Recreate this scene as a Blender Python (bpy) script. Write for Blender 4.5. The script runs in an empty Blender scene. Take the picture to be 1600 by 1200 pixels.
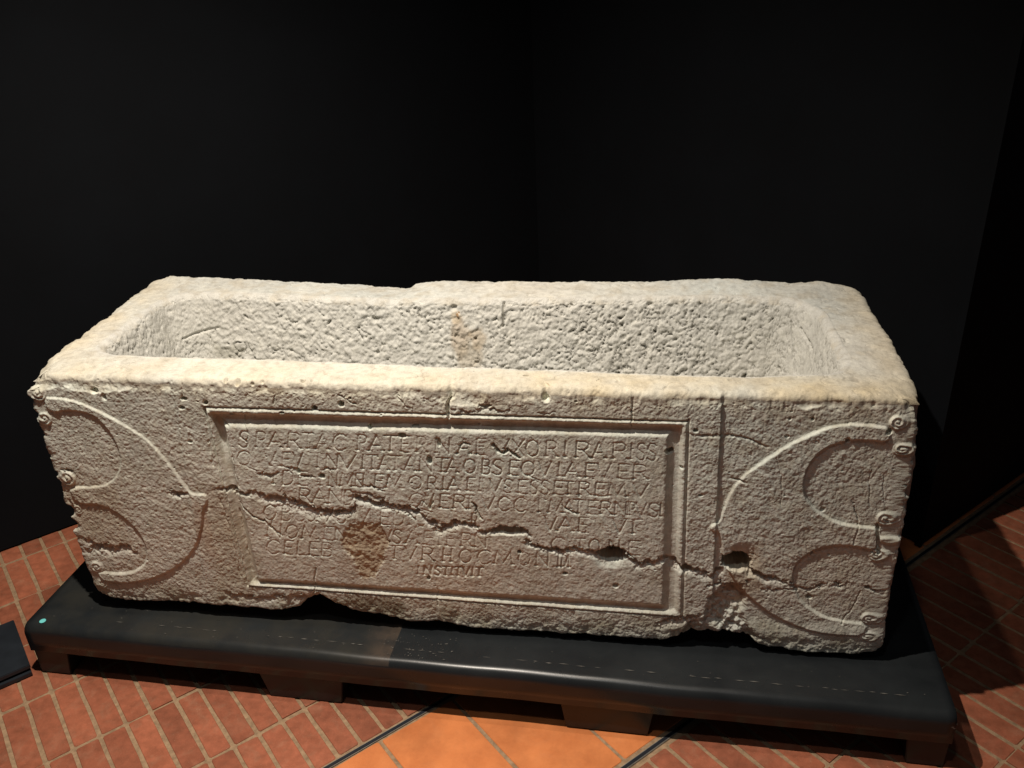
import bpy, bmesh, math, random
import numpy as np
from mathutils import Matrix, Vector
random.seed(4)
rng = np.random.RandomState(7)
sc = bpy.context.scene
COL = sc.collection

# ------------------------------------------------------------------ camera
CAM = np.array([1.51276, -1.77506, 1.63885])
YAW, PITCH, ROLL, FPX = -0.1634, -0.4662, -0.0481, 1389.37
def cam_axes():
    cy, sy, cp, sp = math.cos(YAW), math.sin(YAW), math.cos(PITCH), math.sin(PITCH)
    f = np.array([sy * cp, cy * cp, sp]); r0 = np.array([cy, -sy, 0.0]); u0 = np.cross(r0, f)
    r = r0 * math.cos(ROLL) + u0 * math.sin(ROLL); u = -r0 * math.sin(ROLL) + u0 * math.cos(ROLL)
    return r, u, f
AR, AU, AF = cam_axes()
cd = bpy.data.cameras.new('camera'); cam = bpy.data.objects.new('camera', cd); COL.objects.link(cam)
m = Matrix(((AR[0], AU[0], -AF[0], CAM[0]), (AR[1], AU[1], -AF[1], CAM[1]), (AR[2], AU[2], -AF[2], CAM[2]), (0, 0, 0, 1)))
cam.matrix_world = m
cd.sensor_width = 36.0; cd.lens = 36.0 * FPX / 1600.0; cd.clip_start = 0.05; cd.clip_end = 60
sc.camera = cam

# ------------------------------------------------------------------ light (dark museum room with ceiling spots, plus an added fill)
w = bpy.data.worlds.new('World'); sc.world = w; w.use_nodes = True
w.node_tree.nodes['Background'].inputs[0].default_value = (0.9, 0.92, 1.0, 1)
w.node_tree.nodes['Background'].inputs[1].default_value = 0.024
sc.view_settings.view_transform = 'Standard'; sc.view_settings.look = 'None'
sc.view_settings.exposure = 0.0; sc.view_settings.gamma = 1.0
def spot(name, loc, aim, watts, size, blend, radius, col):
    l = bpy.data.lights.new(name, 'SPOT'); l.energy = watts; l.spot_size = math.radians(size); l.spot_blend = blend
    l.shadow_soft_size = radius; l.color = col
    o = bpy.data.objects.new(name, l); COL.objects.link(o); o.location = loc
    o.rotation_euler = (Vector(aim) - Vector(loc)).to_track_quat('-Z', 'Y').to_euler()
    return o
spot('ceiling_spot', (0.60, -0.47, 3.00), (0.70, 0.02, 0.5), 362, 104, 1.0, 0.022, (1.0, 0.90, 0.775))
spot('ceiling_spot', (1.00, 0.03, 3.00), (0.75, 0.0, 0.2), 66, 90, 1.0, 0.03, (1.0, 0.90, 0.78))
spot('fill_spot', (1.0, -1.75, 4.6), (1.2, -0.05, 0.25), 60, 36, 1.0, 0.12, (1.0, 0.98, 0.94))  # added unseen fill lamp, lifts the shadows on the front face

# ------------------------------------------------------------------ helpers: pixel (in the 1600 px photo) -> points of a plane
def ray(x, y):
    return AF + AR * ((x - 800.0) / FPX) - AU * ((y - 600.0) / FPX)
def F(x, y, Y=0.0):                 # point of the front face plane, metres along and up
    d = ray(x, y); t = (Y - CAM[1]) / d[1]; p = CAM + t * d
    return (p[0], p[2])
def G(x, y, Z):
    d = ray(x, y); t = (Z - CAM[2]) / d[2]; p = CAM + t * d
    return (p[0], p[1])
def FP(pts, Y=0.0): return np.array([F(a, b, Y) for a, b in pts])

def sstep(a, b, x):
    t = np.clip((x - a) / (b - a), 0, 1); return t * t * (3 - 2 * t)

# gradient noise
def _hash(ix, iy, iz, seed):
    h = (ix * 374761393 + iy * 668265263 + iz * 2147483647 % 4294967291 + seed * 974634777).astype(np.uint32)
    h = (h ^ (h >> np.uint32(13))) * np.uint32(1274126177)
    h = (h ^ (h >> np.uint32(16))) * np.uint32(2246822519)
    return h ^ (h >> np.uint32(15))
def perlin(P, freq, seed=0):
    q = P * freq + 57.3
    i = np.floor(q).astype(np.int64); f = (q - i).astype(np.float32)
    t = f * f * f * (f * (f * 6 - 15) + 10)
    res = 0
    for dx in (0, 1):
        wx = t[..., 0] if dx else 1 - t[..., 0]
        for dy in (0, 1):
            wy = t[..., 1] if dy else 1 - t[..., 1]
            for dz in (0, 1):
                wz = t[..., 2] if dz else 1 - t[..., 2]
                h = _hash(i[..., 0] + dx, i[..., 1] + dy, (i[..., 2] + dz) * 7, seed)
                gx = ((h & np.uint32(1023)).astype(np.float32) / 511.5 - 1)
                gy = (((h >> np.uint32(10)) & np.uint32(1023)).astype(np.float32) / 511.5 - 1)
                gz = (((h >> np.uint32(20)) & np.uint32(1023)).astype(np.float32) / 511.5 - 1)
                res = res + wx * wy * wz * (gx * (f[..., 0] - dx) + gy * (f[..., 1] - dy) + gz * (f[..., 2] - dz))
    return res.astype(np.float32)
def fbm(P, freq, octs, seed=0, gain=.5):
    a, s = 1.0, 0
    for k in range(octs):
        s = s + a * perlin(P, freq * 2.03 ** k, seed + k * 17); a *= gain
    return s
def worley(P, freq, seed=0):        # distance to the nearest feature point, and the cell's random number
    q = P * freq + 31.7; i = np.floor(q).astype(np.int64); best = np.full(q.shape[:-1], 9.0, np.float32)
    rid = np.zeros(q.shape[:-1], np.float32)
    for dx in (-1, 0, 1):
        for dy in (-1, 0, 1):
            for dz in (-1, 0, 1):
                c = i + np.array([dx, dy, dz]); h = _hash(c[..., 0], c[..., 1], c[..., 2] * 7, seed)
                o = np.stack([(h & np.uint32(1023)), ((h >> np.uint32(10)) & np.uint32(1023)), ((h >> np.uint32(20)) & np.uint32(1023))], -1).astype(np.float32) / 1023.0
                d = np.sqrt((((c + o) - q) ** 2).sum(-1)).astype(np.float32)
                r = ((h >> np.uint32(3)) & np.uint32(255)).astype(np.float32) / 255.0
                k = d < best; best = np.where(k, d, best); rid = np.where(k, r, rid)
    return best, rid

def seg_dist(U, V, a, b):
    ax, ay = a; bx, by = b; dx, dy = bx - ax, by - ay; L2 = dx * dx + dy * dy + 1e-12
    t = np.clip(((U - ax) * dx + (V - ay) * dy) / L2, 0, 1)
    return np.hypot(U - ax - t * dx, V - ay - t * dy), t
def poly_sd(U, V, pts):             # signed distance, + inside
    n = len(pts); d = np.full(U.shape, 9.0); ins = np.zeros(U.shape, bool)
    for k in range(n):
        a, b = pts[k], pts[(k + 1) % n]
        d = np.minimum(d, seg_dist(U, V, a, b)[0])
        c = ((a[1] > V) != (b[1] > V)) & (U < (b[0] - a[0]) * (V - a[1]) / (b[1] - a[1] + 1e-15) + a[0])
        ins ^= c
    return np.where(ins, d, -d)
def smooth_poly(pts, n=3, keep=()):
    pts = [tuple(p) for p in pts]
    for _ in range(n):
        q = []
        for i in range(len(pts)):
            a, b = pts[i], pts[(i + 1) % len(pts)]
            q += [(a[0] * .75 + b[0] * .25, a[1] * .75 + b[1] * .25), (a[0] * .25 + b[0] * .75, a[1] * .25 + b[1] * .75)]
        pts = q
    return pts

# ------------------------------------------------------------------ materials
def nodes(name):
    mt = bpy.data.materials.new(name); mt.use_nodes = True; nt = mt.node_tree
    return mt, nt, nt.nodes['Principled BSDF']
def N(nt, t, **kw):
    n = nt.nodes.new(t)
    for k, v in kw.items():
        if k in n.inputs: n.inputs[k].default_value = v
        else: setattr(n, k, v)
    return n
def noise(nt, vec, scale, detail=4, rough=.55, dist=0):
    n = N(nt, 'ShaderNodeTexNoise'); n.inputs['Scale'].default_value = scale; n.inputs['Detail'].default_value = detail
    n.inputs['Roughness'].default_value = rough; n.inputs['Distortion'].default_value = dist
    nt.links.new(vec, n.inputs['Vector']); return n.outputs['Fac']
def ramp(nt, fac, stops):
    r = N(nt, 'ShaderNodeValToRGB'); e = r.color_ramp.elements
    e[0].position, e[0].color = stops[0][0], (*stops[0][1], 1); e[1].position, e[1].color = stops[-1][0], (*stops[-1][1], 1)
    for p, c in stops[1:-1]:
        x = e.new(p); x.color = (*c, 1)
    nt.links.new(fac, r.inputs[0]); return r.outputs[0]
def mix(nt, a, b, fac, mode='MIX'):
    n = N(nt, 'ShaderNodeMix', data_type='RGBA', blend_type=mode)
    for s, v in ((0, fac), (6, a), (7, b)):
        if hasattr(v, 'is_output'): nt.links.new(v, n.inputs[s])
        else: n.inputs[s].default_value = v if s == 0 else (*v, 1)
    return n.outputs[2]
def bump(nt, bs, height, strength, dist, prev=None):
    b = N(nt, 'ShaderNodeBump'); b.inputs['Strength'].default_value = strength; b.inputs['Distance'].default_value = dist
    nt.links.new(height, b.inputs['Height'])
    if prev is not None: nt.links.new(prev, b.inputs['Normal'])
    nt.links.new(b.outputs[0], bs.inputs['Normal']); return b.outputs[0]
def objvec(nt): return N(nt, 'ShaderNodeTexCoord').outputs['Object']

def stone_mat():
    mt, nt, bs = nodes('weathered_limestone'); v = objvec(nt)
    at = N(nt, 'ShaderNodeVertexColor'); at.layer_name = 'stone_tint'
    g = ramp(nt, noise(nt, v, 55, 6, .6), [(.30, (.80, .79, .78)), (.5, (1, 1, 1)), (.72, (1.10, 1.09, 1.07))])
    c = mix(nt, at.outputs['Color'], g, 1.0, 'MULTIPLY')
    g2 = ramp(nt, noise(nt, v, 420, 3, .6), [(.34, (.86, .85, .83)), (.5, (1, 1, 1)), (.7, (1.08, 1.08, 1.08))])
    c = mix(nt, c, g2, 1.0, 'MULTIPLY')
    nt.links.new(c, bs.inputs['Base Color']); bs.inputs['Roughness'].default_value = .88
    bs.inputs['Specular IOR Level'].default_value = .25
    p = bump(nt, bs, noise(nt, v, 260, 5, .62), .55, .0014)
    bump(nt, bs, noise(nt, v, 900, 3, .6), .35, .0005, p)
    return mt
STONE = stone_mat()

ZF, ZT = -0.195, -0.022            # floor, top of the steel base
def steel_mat():
    mt, nt, bs = nodes('blackened_steel'); v = objvec(nt)
    sp = N(nt, 'ShaderNodeSeparateXYZ'); nt.links.new(v, sp.inputs[0])
    base = ramp(nt, noise(nt, v, 5, 5, .6, .4), [(.3, (.012, .014, .016)), (.7, (.022, .025, .027))])
    # browner sheet left of the seam, by its own x
    lt = N(nt, 'ShaderNodeMath', operation='LESS_THAN'); lt.inputs[1].default_value = 1.062
    zt_ = N(nt, 'ShaderNodeMath', operation='GREATER_THAN'); zt_.inputs[1].default_value = ZT - ZF - .016; nt.links.new(sp.outputs[2], zt_.inputs[0])
    lt0 = lt; nt.links.new(sp.outputs[0], lt0.inputs[0])
    lt = N(nt, 'ShaderNodeMath', operation='MULTIPLY'); nt.links.new(lt0.outputs[0], lt.inputs[0]); nt.links.new(zt_.outputs[0], lt.inputs[1])
    n2 = ramp(nt, noise(nt, v, 9, 4, .6), [(.35, (0, 0, 0)), (.65, (1, 1, 1))])
    f = N(nt, 'ShaderNodeMath', operation='MULTIPLY'); nt.links.new(lt.outputs[0], f.inputs[0]); nt.links.new(n2, f.inputs[1])
    base = mix(nt, base, (.030, .030, .027), f.outputs[0])
    g1 = N(nt, 'ShaderNodeMapRange'); g1.inputs[1].default_value = .97; g1.inputs[2].default_value = 1.03; nt.links.new(sp.outputs[0], g1.inputs[0])
    g2_ = N(nt, 'ShaderNodeMath', operation='MULTIPLY'); nt.links.new(lt.outputs[0], g2_.inputs[0]); nt.links.new(g1.outputs[0], g2_.inputs[1])
    g3 = N(nt, 'ShaderNodeMath', operation='MULTIPLY'); nt.links.new(g2_.outputs[0], g3.inputs[0]); nt.links.new(ramp(nt, noise(nt, v, 22, 4, .6), [(.3, (.25, .25, .25)), (.6, (1, 1, 1))]), g3.inputs[1])
    base = mix(nt, base, (.062, .048, .038), g3.outputs[0])
    dust = ramp(nt, noise(nt, v, 480, 2, .5), [(.735, (0, 0, 0)), (.77, (1, 1, 1))])
    dm = N(nt, 'ShaderNodeMath', operation='MULTIPLY'); dm.inputs[1].default_value = .22; nt.links.new(dust, dm.inputs[0])
    base = mix(nt, base, (.25, .22, .19), dm.outputs[0])
    nt.links.new(base, bs.inputs['Base Color'])
    r = N(nt, 'ShaderNodeMapRange'); r.inputs[3].default_value = .22; r.inputs[4].default_value = .36
    nt.links.new(noise(nt, v, 14, 5, .6), r.inputs[0]); nt.links.new(r.outputs[0], bs.inputs['Roughness'])
    bs.inputs['Specular IOR Level'].default_value = .36
    p = bump(nt, bs, noise(nt, v, 7, 2, .5), .35, .002)
    bump(nt, bs, noise(nt, v, 220, 3, .6), .12, .0005, p)
    return mt
STEEL = steel_mat()

def simple(name, col, rough=.6, scale=40, amt=.25, bstr=.2, bdist=.001, bscale=120, spec=.4):
    mt, nt, bs = nodes(name); v = objvec(nt)
    lo = tuple(c * (1 - amt) for c in col); hi = tuple(min(1, c * (1 + amt)) for c in col)
    nt.links.new(ramp(nt, noise(nt, v, scale, 5, .6), [(.3, lo), (.7, hi)]), bs.inputs['Base Color'])
    bs.inputs['Roughness'].default_value = rough; bs.inputs['Specular IOR Level'].default_value = spec
    if bstr: bump(nt, bs, noise(nt, v, bscale, 4, .6), bstr, bdist)
    return mt
def clay(name, a, b, rough, scale, speck=True, spread=.22):
    mt, nt, bs = nodes(name); v = N(nt, 'ShaderNodeNewGeometry').outputs['Position']
    c = ramp(nt, noise(nt, v, scale, 6, .62), [(.28, a), (.72, b)])
    c = mix(nt, c, ramp(nt, noise(nt, v, 6, 5, .65), [(.32, (.74, .72, .70)), (.55, (1, 1, 1)), (.75, (1.1, 1.12, 1.12))]), 1.0, 'MULTIPLY')
    hz = ramp(nt, noise(nt, v, 16, 6, .7, .6), [(.52, (0, 0, 0)), (.72, (1, 1, 1))]); hm = N(nt, 'ShaderNodeMath', operation='MULTIPLY'); hm.inputs[1].default_value = .22 if spread > .1 else .06
    nt.links.new(hz, hm.inputs[0]); c = mix(nt, c, (.38, .26, .17), hm.outputs[0])
    oi = N(nt, 'ShaderNodeObjectInfo')
    mr = N(nt, 'ShaderNodeMapRange'); mr.inputs[3].default_value = 1 - spread; mr.inputs[4].default_value = 1 + spread
    nt.links.new(oi.outputs['Random'], mr.inputs[0])
    cc = N(nt, 'ShaderNodeCombineColor')
    for k in range(3): nt.links.new(mr.outputs[0], cc.inputs[k])
    c = mix(nt, c, cc.outputs[0], 1.0, 'MULTIPLY')
    if speck:
        s = ramp(nt, noise(nt, v, 330, 2, .5), [(.66, (0, 0, 0)), (.74, (1, 1, 1))])
        sm = N(nt, 'ShaderNodeMath', operation='MULTIPLY'); sm.inputs[1].default_value = .35; nt.links.new(s, sm.inputs[0])
        c = mix(nt, c, (.55, .33, .22), sm.outputs[0])
    nt.links.new(c, bs.inputs['Base Color']); bs.inputs['Roughness'].default_value = rough
    bs.inputs['Specular IOR Level'].default_value = .3
    bump(nt, bs, noise(nt, v, 150, 5, .65), .35, .0012)
    return mt
BRICK = clay('red_paving_brick', (.25, .080, .040), (.40, .125, .066), .72, 42, True, .16)
TILE = clay('orange_terracotta', (.60, .185, .055), (.72, .245, .08), .6, 14, False, .05)
MORTAR = simple('sandy_mortar', (.32, .215, .13), .9, 60, .3, .6, .002, 160, .2)
INLAY = simple('dark_inlay', (.018, .020, .026), .35, 20, .2, .1)
INLAYEDGE = simple('inlay_grout', (.22, .20, .17), .8, 60, .2, .3)
WALLM = simple('matt_black_paint', (.0034, .0043, .0060), .85, 3, .18, .25, .001, 60, .16)
BOARDM = simple('black_board', (.016, .020, .026), .45, 12, .25, .15)
STICK = simple('cyan_paper', (.16, .62, .62), .6, 30, .08, 0)
IRON = simple('rusted_iron', (.34, .22, .12), .85, 120, .4, .8, .004, 120, .2)

# ------------------------------------------------------------------ object helpers
def tag(o, label=None, cat=None, group=None, kind=None):
    for k, v in (('label', label), ('category', cat), ('group', group), ('kind', kind)):
        if v: o[k] = v
    return o
def empty(name, loc=(0, 0, 0), rz=0):
    o = bpy.data.objects.new(name, None); COL.objects.link(o); o.location = loc; o.rotation_euler.z = rz
    o.empty_display_size = .1; return o
def mesh_obj(name, verts, faces, mat, parent=None, smooth=False):
    me = bpy.data.meshes.new(name); me.from_pydata([tuple(v) for v in verts], [], faces); me.update()
    if smooth: me.shade_smooth()
    me.materials.append(mat)
    o = bpy.data.objects.new(name, me); COL.objects.link(o); o.parent = parent; return o
def box_bm(bm, x0, x1, y0, y1, z0, z1, bev=0, M=None):
    r = bmesh.ops.create_cube(bm, size=1)
    for v in r['verts']:
        v.co = Vector(((v.co.x + .5) * (x1 - x0) + x0, (v.co.y + .5) * (y1 - y0) + y0, (v.co.z + .5) * (z1 - z0) + z0))
    if bev:
        es = list({e for v in r['verts'] for e in v.link_edges})
        rr = bmesh.ops.bevel(bm, geom=es, offset=bev, segments=2, affect='EDGES', profile=.5)
def bm_obj(name, bm, mat, parent=None, smooth=False):
    me = bpy.data.meshes.new(name); bm.normal_update(); bm.to_mesh(me); bm.free()
    if smooth: me.shade_smooth()
    me.materials.append(mat)
    o = bpy.data.objects.new(name, me); COL.objects.link(o); o.parent = parent; return o

# ------------------------------------------------------------------ floor and walls (their own grid, turned 45 degrees)
ZF, ZT = -0.195, -0.022            # floor, top of the steel base
S2 = math.sqrt(.5)
def DE(d, e, z=ZF): return (S2 * (d + e), S2 * (d - e), z)
floor = mesh_obj('floor', [DE(-5, -5, ZF - .004), DE(-5, 6, ZF - .004), DE(6, 6, ZF - .004), DE(6, -5, ZF - .004)], [(0, 1, 2, 3)][::-1], MORTAR)
floor.data.flip_normals() if floor.data.polygons[0].normal.z < 0 else None
tag(floor, kind='structure', label='floor of red brick and orange terracotta in sandy mortar')

def tile_mesh(d0, d1, e0, e1, h=.004, jitter=.0011, bev=.0018):
    dd, de_ = (d1 - d0) / 2, (e1 - e0) / 2
    c = []
    n = 10
    j = lambda: random.uniform(-jitter, jitter)
    # slightly wavy outline with worn corners
    out = []
    cr = .004
    for (sx, sy) in ((1, 1), (-1, 1), (-1, -1), (1, -1)):
        a = [(sx * dd, sy * (de_ - cr)), (sx * (dd - cr), sy * de_)]
        if sx * sy < 0: a = a[::-1]
        out += [(p[0] + j(), p[1] + j()) for p in a]
    full = []
    for i in range(len(out)):
        p, q = out[i], out[(i + 1) % len(out)]; l = math.hypot(q[0] - p[0], q[1] - p[1]); full.append(p)
        if l > .1:
            for t in (.25, .5, .75): full.append((p[0] + (q[0] - p[0]) * t + j(), p[1] + (q[1] - p[1]) * t + j()))
    return full
def tile_obj(name, d0, d1, e0, e1, mat, parent, h=.0022, cache={}):
    cd_, ce = (d0 + d1) / 2, (e0 + e1) / 2
    key = (name, round(d1 - d0, 4), round(e1 - e0, 4), random.randrange(5))
    if key not in cache:
        out = tile_mesh(d0, d1, e0, e1); n = len(out); b = .0014
        vs = [(S2 * (p + q), S2 * (p - q), -.006) for p, q in out] + [(S2 * (p + q), S2 * (p - q), h - b) for p, q in out]
        ins = [(p * (1 - b / max(abs(p), .02)), q * (1 - b / max(abs(q), .02))) for p, q in out]
        vs += [(S2 * (p + q), S2 * (p - q), h) for p, q in ins]
        fs = [tuple(range(2 * n, 3 * n))]
        for k in range(n):
            l = (k + 1) % n
            fs += [(k, l, n + l, n + k), (n + k, n + l, 2 * n + l, 2 * n + k)]
        me = bpy.data.meshes.new(name); me.from_pydata(vs, [], fs); me.update()
        bm = bmesh.new(); bm.from_mesh(me); bmesh.ops.recalc_face_normals(bm, faces=bm.faces); bm.to_mesh(me); bm.free()
        me.materials.append(mat); cache[key] = me
    o = bpy.data.objects.new(name, cache[key]); COL.objects.link(o); o.parent = parent
    x, y, z = DE(cd_, ce, ZF - .004 + random.uniform(-.0008, .0006)); o.location = (x, y, z)
    o.rotation_euler = (random.uniform(-.003, .003), random.uniform(-.003, .003), random.uniform(-.006, .006))
    return o
def pix(P):
    d = np.array(P) - CAM; z = d @ AF
    return (800 + FPX * (d @ AR) / z, 600 - FPX * (d @ AU) / z) if z > .1 else (-9999, -9999)
rowsL = [-.80, -.705, -.468, -.226, .028, .285, .543, .748]
rowsR = [1.238, 1.527, 1.784, 2.041, 2.298, 2.555, 2.812, 3.069]
P0, PD = .0200, .0664
cnt = 0; rest = []
J = .0055
for zone, rows, dlim in (('l', rowsL, (-3.0, 2.2)), ('r', rowsR, (-3.0, 3.4))):
    for a, b in zip(rows[:-1], rows[1:]):
        k0 = int((dlim[0] - P0) / PD); k1 = int((dlim[1] - P0) / PD)
        for k in range(k0, k1):
            off = random.uniform(-.0025, .0025)
            d0, d1, e0, e1 = P0 + k * PD + J, P0 + (k + 1) * PD - J, a + J * .8 + off, b - J * .8 + off
            x, y = pix(DE((d0 + d1) / 2, (e0 + e1) / 2))
            c = DE((d0 + d1) / 2, (e0 + e1) / 2)
            under = (-.17 < c[0] < 2.25) and (-.08 < c[1] < .8)
            if -40 < x < 1640 and 640 < y < 1250 and not under:
                tile_obj('brick', d0, d1, e0, e1, BRICK, floor); cnt += 1
            else: rest.append((d0, d1, e0, e1))
print('bricks', cnt, 'rest', len(rest))
bm = bmesh.new()
for d0, d1, e0, e1 in rest:
    q = [DE(d0, e0, ZF - .0005), DE(d1, e0, ZF - .0005), DE(d1, e1, ZF - .0005), DE(d0, e1, ZF - .0005)]
    lo = [DE(d0, e0, ZF - .006), DE(d1, e0, ZF - .006), DE(d1, e1, ZF - .006), DE(d0, e1, ZF - .006)]
    t = [bm.verts.new(p) for p in q]; l = [bm.verts.new(p) for p in lo]
    bm.faces.new(t[::-1])
    for k in range(4): bm.faces.new((t[k], t[(k + 1) % 4], l[(k + 1) % 4], l[k]))
bmesh.ops.recalc_face_normals(bm, faces=bm.faces)
tag(bm_obj('brick_paving', bm, BRICK, floor), kind='stuff')
# large terracotta tiles between the two dark strips
for k in range(-15, 14):
    d0 = .458 + .2235 * k
    tile_obj('terracotta_tile', d0 + .0045, d0 + .2235 - .0045, .768, 1.204, TILE, floor)
for e in (.757, 1.222):
    bm = bmesh.new()
    def strip(e0, e1, z, mat_i=0):
        vs = [bm.verts.new(DE(-3, e0, z)), bm.verts.new(DE(4.5, e0, z)), bm.verts.new(DE(4.5, e1, z)), bm.verts.new(DE(-3, e1, z))]
        f = bm.faces.new(vs); 
        if f.normal.z < 0: f.normal_flip()
        f.material_index = mat_i
    strip(e - .0045, e + .0045, ZF + .0005)
    o = bm_obj('inlay_strip', bm, INLAY, floor)
    for s in (-1, 1):
        bm = bmesh.new(); strip(e + s * .0047, e + s * .0066, ZF - .0003)
        bm_obj('inlay_edge', bm, INLAYEDGE, o)

# walls: left wall, short return, right wall
def wall(name, a, b, label, th=.08, parts=None):
    # a, b in (d, e); slab thickness goes away from the viewer
    A = Vector(DE(*a)); B = Vector(DE(*b)); t = (B - A).normalized(); n = Vector((t.y, -t.x, 0))
    if n.dot(Vector(CAM) - A) < 0: n = -n
    root = empty(name, A)
    bm = bmesh.new()
    L_ = (B - A).length
    ang = math.atan2(t.y, t.x)
    def loc(s, o, z): return t * s - n * o + Vector((0, 0, z))
    def slab(s0, s1, o0, o1, z0, z1):
        v = [bm.verts.new(loc(s, o, z)) for z in (z0, z1) for (s, o) in ((s0, o0), (s1, o0), (s1, o1), (s0, o1))]
        for f in ((0, 1, 2, 3), (4, 5, 6, 7), (0, 1, 5, 4), (1, 2, 6, 5), (2, 3, 7, 6), (3, 0, 4, 7)): bm.faces.new([v[i] for i in f])
    return root, bm, slab, L_
def finish_wall(root, bm, label, group=None):
    bmesh.ops.recalc_face_normals(bm, faces=bm.faces)
    bmesh.ops.bevel(bm, geom=[e for e in bm.edges], offset=.0015, segments=1, affect='EDGES')
    bm_obj('panel', bm, WALLM, root)
    tag(root, label, 'wall')
EL, DC, ER = -.788, 2.232, 1.196
for name, a, b, label, s_list in (
    ('left_wall', (-4.0, EL), (DC + .05, EL), 'matt black panelled wall running back from the left edge, behind the brick strip', [0, 2.6, 6.282]),
    ('corner_wall', (DC, EL - .03), (DC, ER), 'matt black panelled wall behind the right half of the stone sarcophagus, ending at the upright edge', [0, 2.014]),
    ('right_wall', (DC, ER), (6.0, ER), 'darkest matt black panelled wall at the far right, receding beside the terracotta floor', [.0, 1.2, 2.4, 3.768])):
    root, bm, slab, L_ = wall(name, a, b, label)
    z1 = 3.4
    for s0, s1 in zip(s_list[:-1], s_list[1:]):
        bmx = bmesh.new(); bm = bmx
        A = Vector(DE(*a)); B = Vector(DE(*b)); t = (B - A).normalized(); n = Vector((t.y, -t.x, 0))
        if n.dot(Vector(CAM) - A) < 0: n = -n
        if name == 'right_wall': n = Vector(DE(0, 1, 0)).normalized()
        g = .002
        v = [bm.verts.new(t * s - n * o_ + Vector((0, 0, z))) for z in (0.002, z1) for (s, o_) in ((s0 + g, 0), (s1 - g, 0), (s1 - g, .06), (s0 + g, .06))]
        for f in ((0, 1, 2, 3), (4, 5, 6, 7), (0, 1, 5, 4), (1, 2, 6, 5), (2, 3, 7, 6), (3, 0, 4, 7)): bm.faces.new([v[i] for i in f])
        bmesh.ops.recalc_face_normals(bm, faces=bm.faces)
        bmesh.ops.bevel(bm, geom=list(bm.edges), offset=.003, segments=2, affect='EDGES')
        bm_obj('wall_panel', bm, WALLM, root)
    # backing behind the panel joints
    bm = bmesh.new()
    v = [bm.verts.new(t * s - n * .058 + Vector((0, 0, z))) for z, s in ((0, 0.01), (0, L_ - .01), (z1, L_ - .01), (z1, 0.01))]
    bm.faces.new(v); bm_obj('backing', bm, WALLM, root)
    if name == 'corner_wall':   # upright trim just before the outer corner
        bm = bmesh.new()
        v = [bm.verts.new(t * s + n * o_ + Vector((0, 0, z))) for z in (0.002, z1) for (s, o_) in ((L_ - .016, 0.0005), (L_ + .004, 0.0005), (L_ + .004, .012), (L_ - .016, .012))]
        for f in ((0, 1, 2, 3), (4, 5, 6, 7), (0, 1, 5, 4), (1, 2, 6, 5), (2, 3, 7, 6), (3, 0, 4, 7)): bm.faces.new([v[i] for i in f])
        bmesh.ops.recalc_face_normals(bm, faces=bm.faces)
        bm_obj('edge_trim', bm, WALLM, root)
    tag(root, label, 'wall')

# low black board at the left edge
board = empty('low_board', DE(-.6, -.2, ZF)); tag(board, 'low flat black board on the brick floor at the left edge beside the steel base', 'board')
def deb(name, d0, d1, e0, e1, z0, z1, mat, parent, bev=.002):
    bm = bmesh.new(); ox = Vector(DE(-.6, -.2, ZF))
    v = [bm.verts.new(Vector(DE(d, e, z)) - ox) for z in (z0, z1) for d, e in ((d0, e0), (d1, e0), (d1, e1), (d0, e1))]
    for f in ((0, 1, 2, 3), (4, 5, 6, 7), (0, 1, 5, 4), (1, 2, 6, 5), (2, 3, 7, 6), (3, 0, 4, 7)): bm.faces.new([v[i] for i in f])
    bmesh.ops.recalc_face_normals(bm, faces=bm.faces)
    bmesh.ops.bevel(bm, geom=list(bm.edges), offset=bev, segments=2, affect='EDGES')
    return bm_obj(name, bm, mat, parent)
deb('board_top', -1.6, -.205, -.322, -.078, ZF + .020, ZF + .034, BOARDM, board)
deb('board_foot', -1.6, -.209, -.316, -.092, ZF + .001, ZF + .0195, BOARDM, board, .001)
deb('board_lip', -1.6, -.207, -.0905, -.070, ZF + .0008, ZF + .013, BOARDM, board, .001)

# ------------------------------------------------------------------ steel base
base = empty('steel_base', (-.182, -.088, ZF), -.030)
tag(base, 'low blackened steel base with rounded front edge and tapered legs carrying the stone sarcophagus', 'base')
BL, BD, RR, FL = 2.440, .98, .027, .086      # length, depth, bend radius, flange height
hT = ZT - ZF
def sheet():
    prof = [(BD, hT - .006), (BD, hT), (BD * .5, hT + .0)]
    for k in range(11):
        a = math.pi / 2 * k / 10
        prof.append((RR - RR * math.sin(a), hT - RR + RR * math.cos(a)))
    prof += [(0, hT - FL * .6), (0, hT - FL), (.006, hT - FL), (.006, hT - RR)]
    for k in range(6):
        a = math.pi / 2 * (5 - k) / 5
        prof.append((RR - (RR - .006) * math.sin(a), hT - RR + (RR - .006) * math.cos(a)))
    prof.append((BD, hT - .006)); prof = prof[1:]
    nx = 120; vs = []; fs = []; n = len(prof)
    for i in range(nx + 1):
        x = BL * i / nx
        for (y, z) in prof:
            wv = .0009 * math.sin(x * 9.1 + 1) + .0006 * math.sin(x * 23.7)
            vs.append((x, y + (wv if y < .03 else 0), z + (wv * .5 if z > hT - .03 else 0)))
    for i in range(nx):
        for k in range(n):
            l = (k + 1) % n
            fs.append((i * n + k, i * n + l, (i + 1) * n + l, (i + 1) * n + k))
    # end caps as strips
    fs.append(tuple(range(n))); fs.append(tuple(range(nx * n, nx * n + n))[::-1])
    return vs, fs
vs, fs = sheet()
top = mesh_obj('steel_sheet', vs, fs, STEEL, base)
bm = bmesh.new(); bm.from_mesh(top.data); bmesh.ops.recalc_face_normals(bm, faces=bm.faces); bm.to_mesh(top.data); bm.free()
for p in top.data.polygons: p.use_smooth = len(p.vertices) == 4 and abs(p.normal.x) < .5
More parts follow.
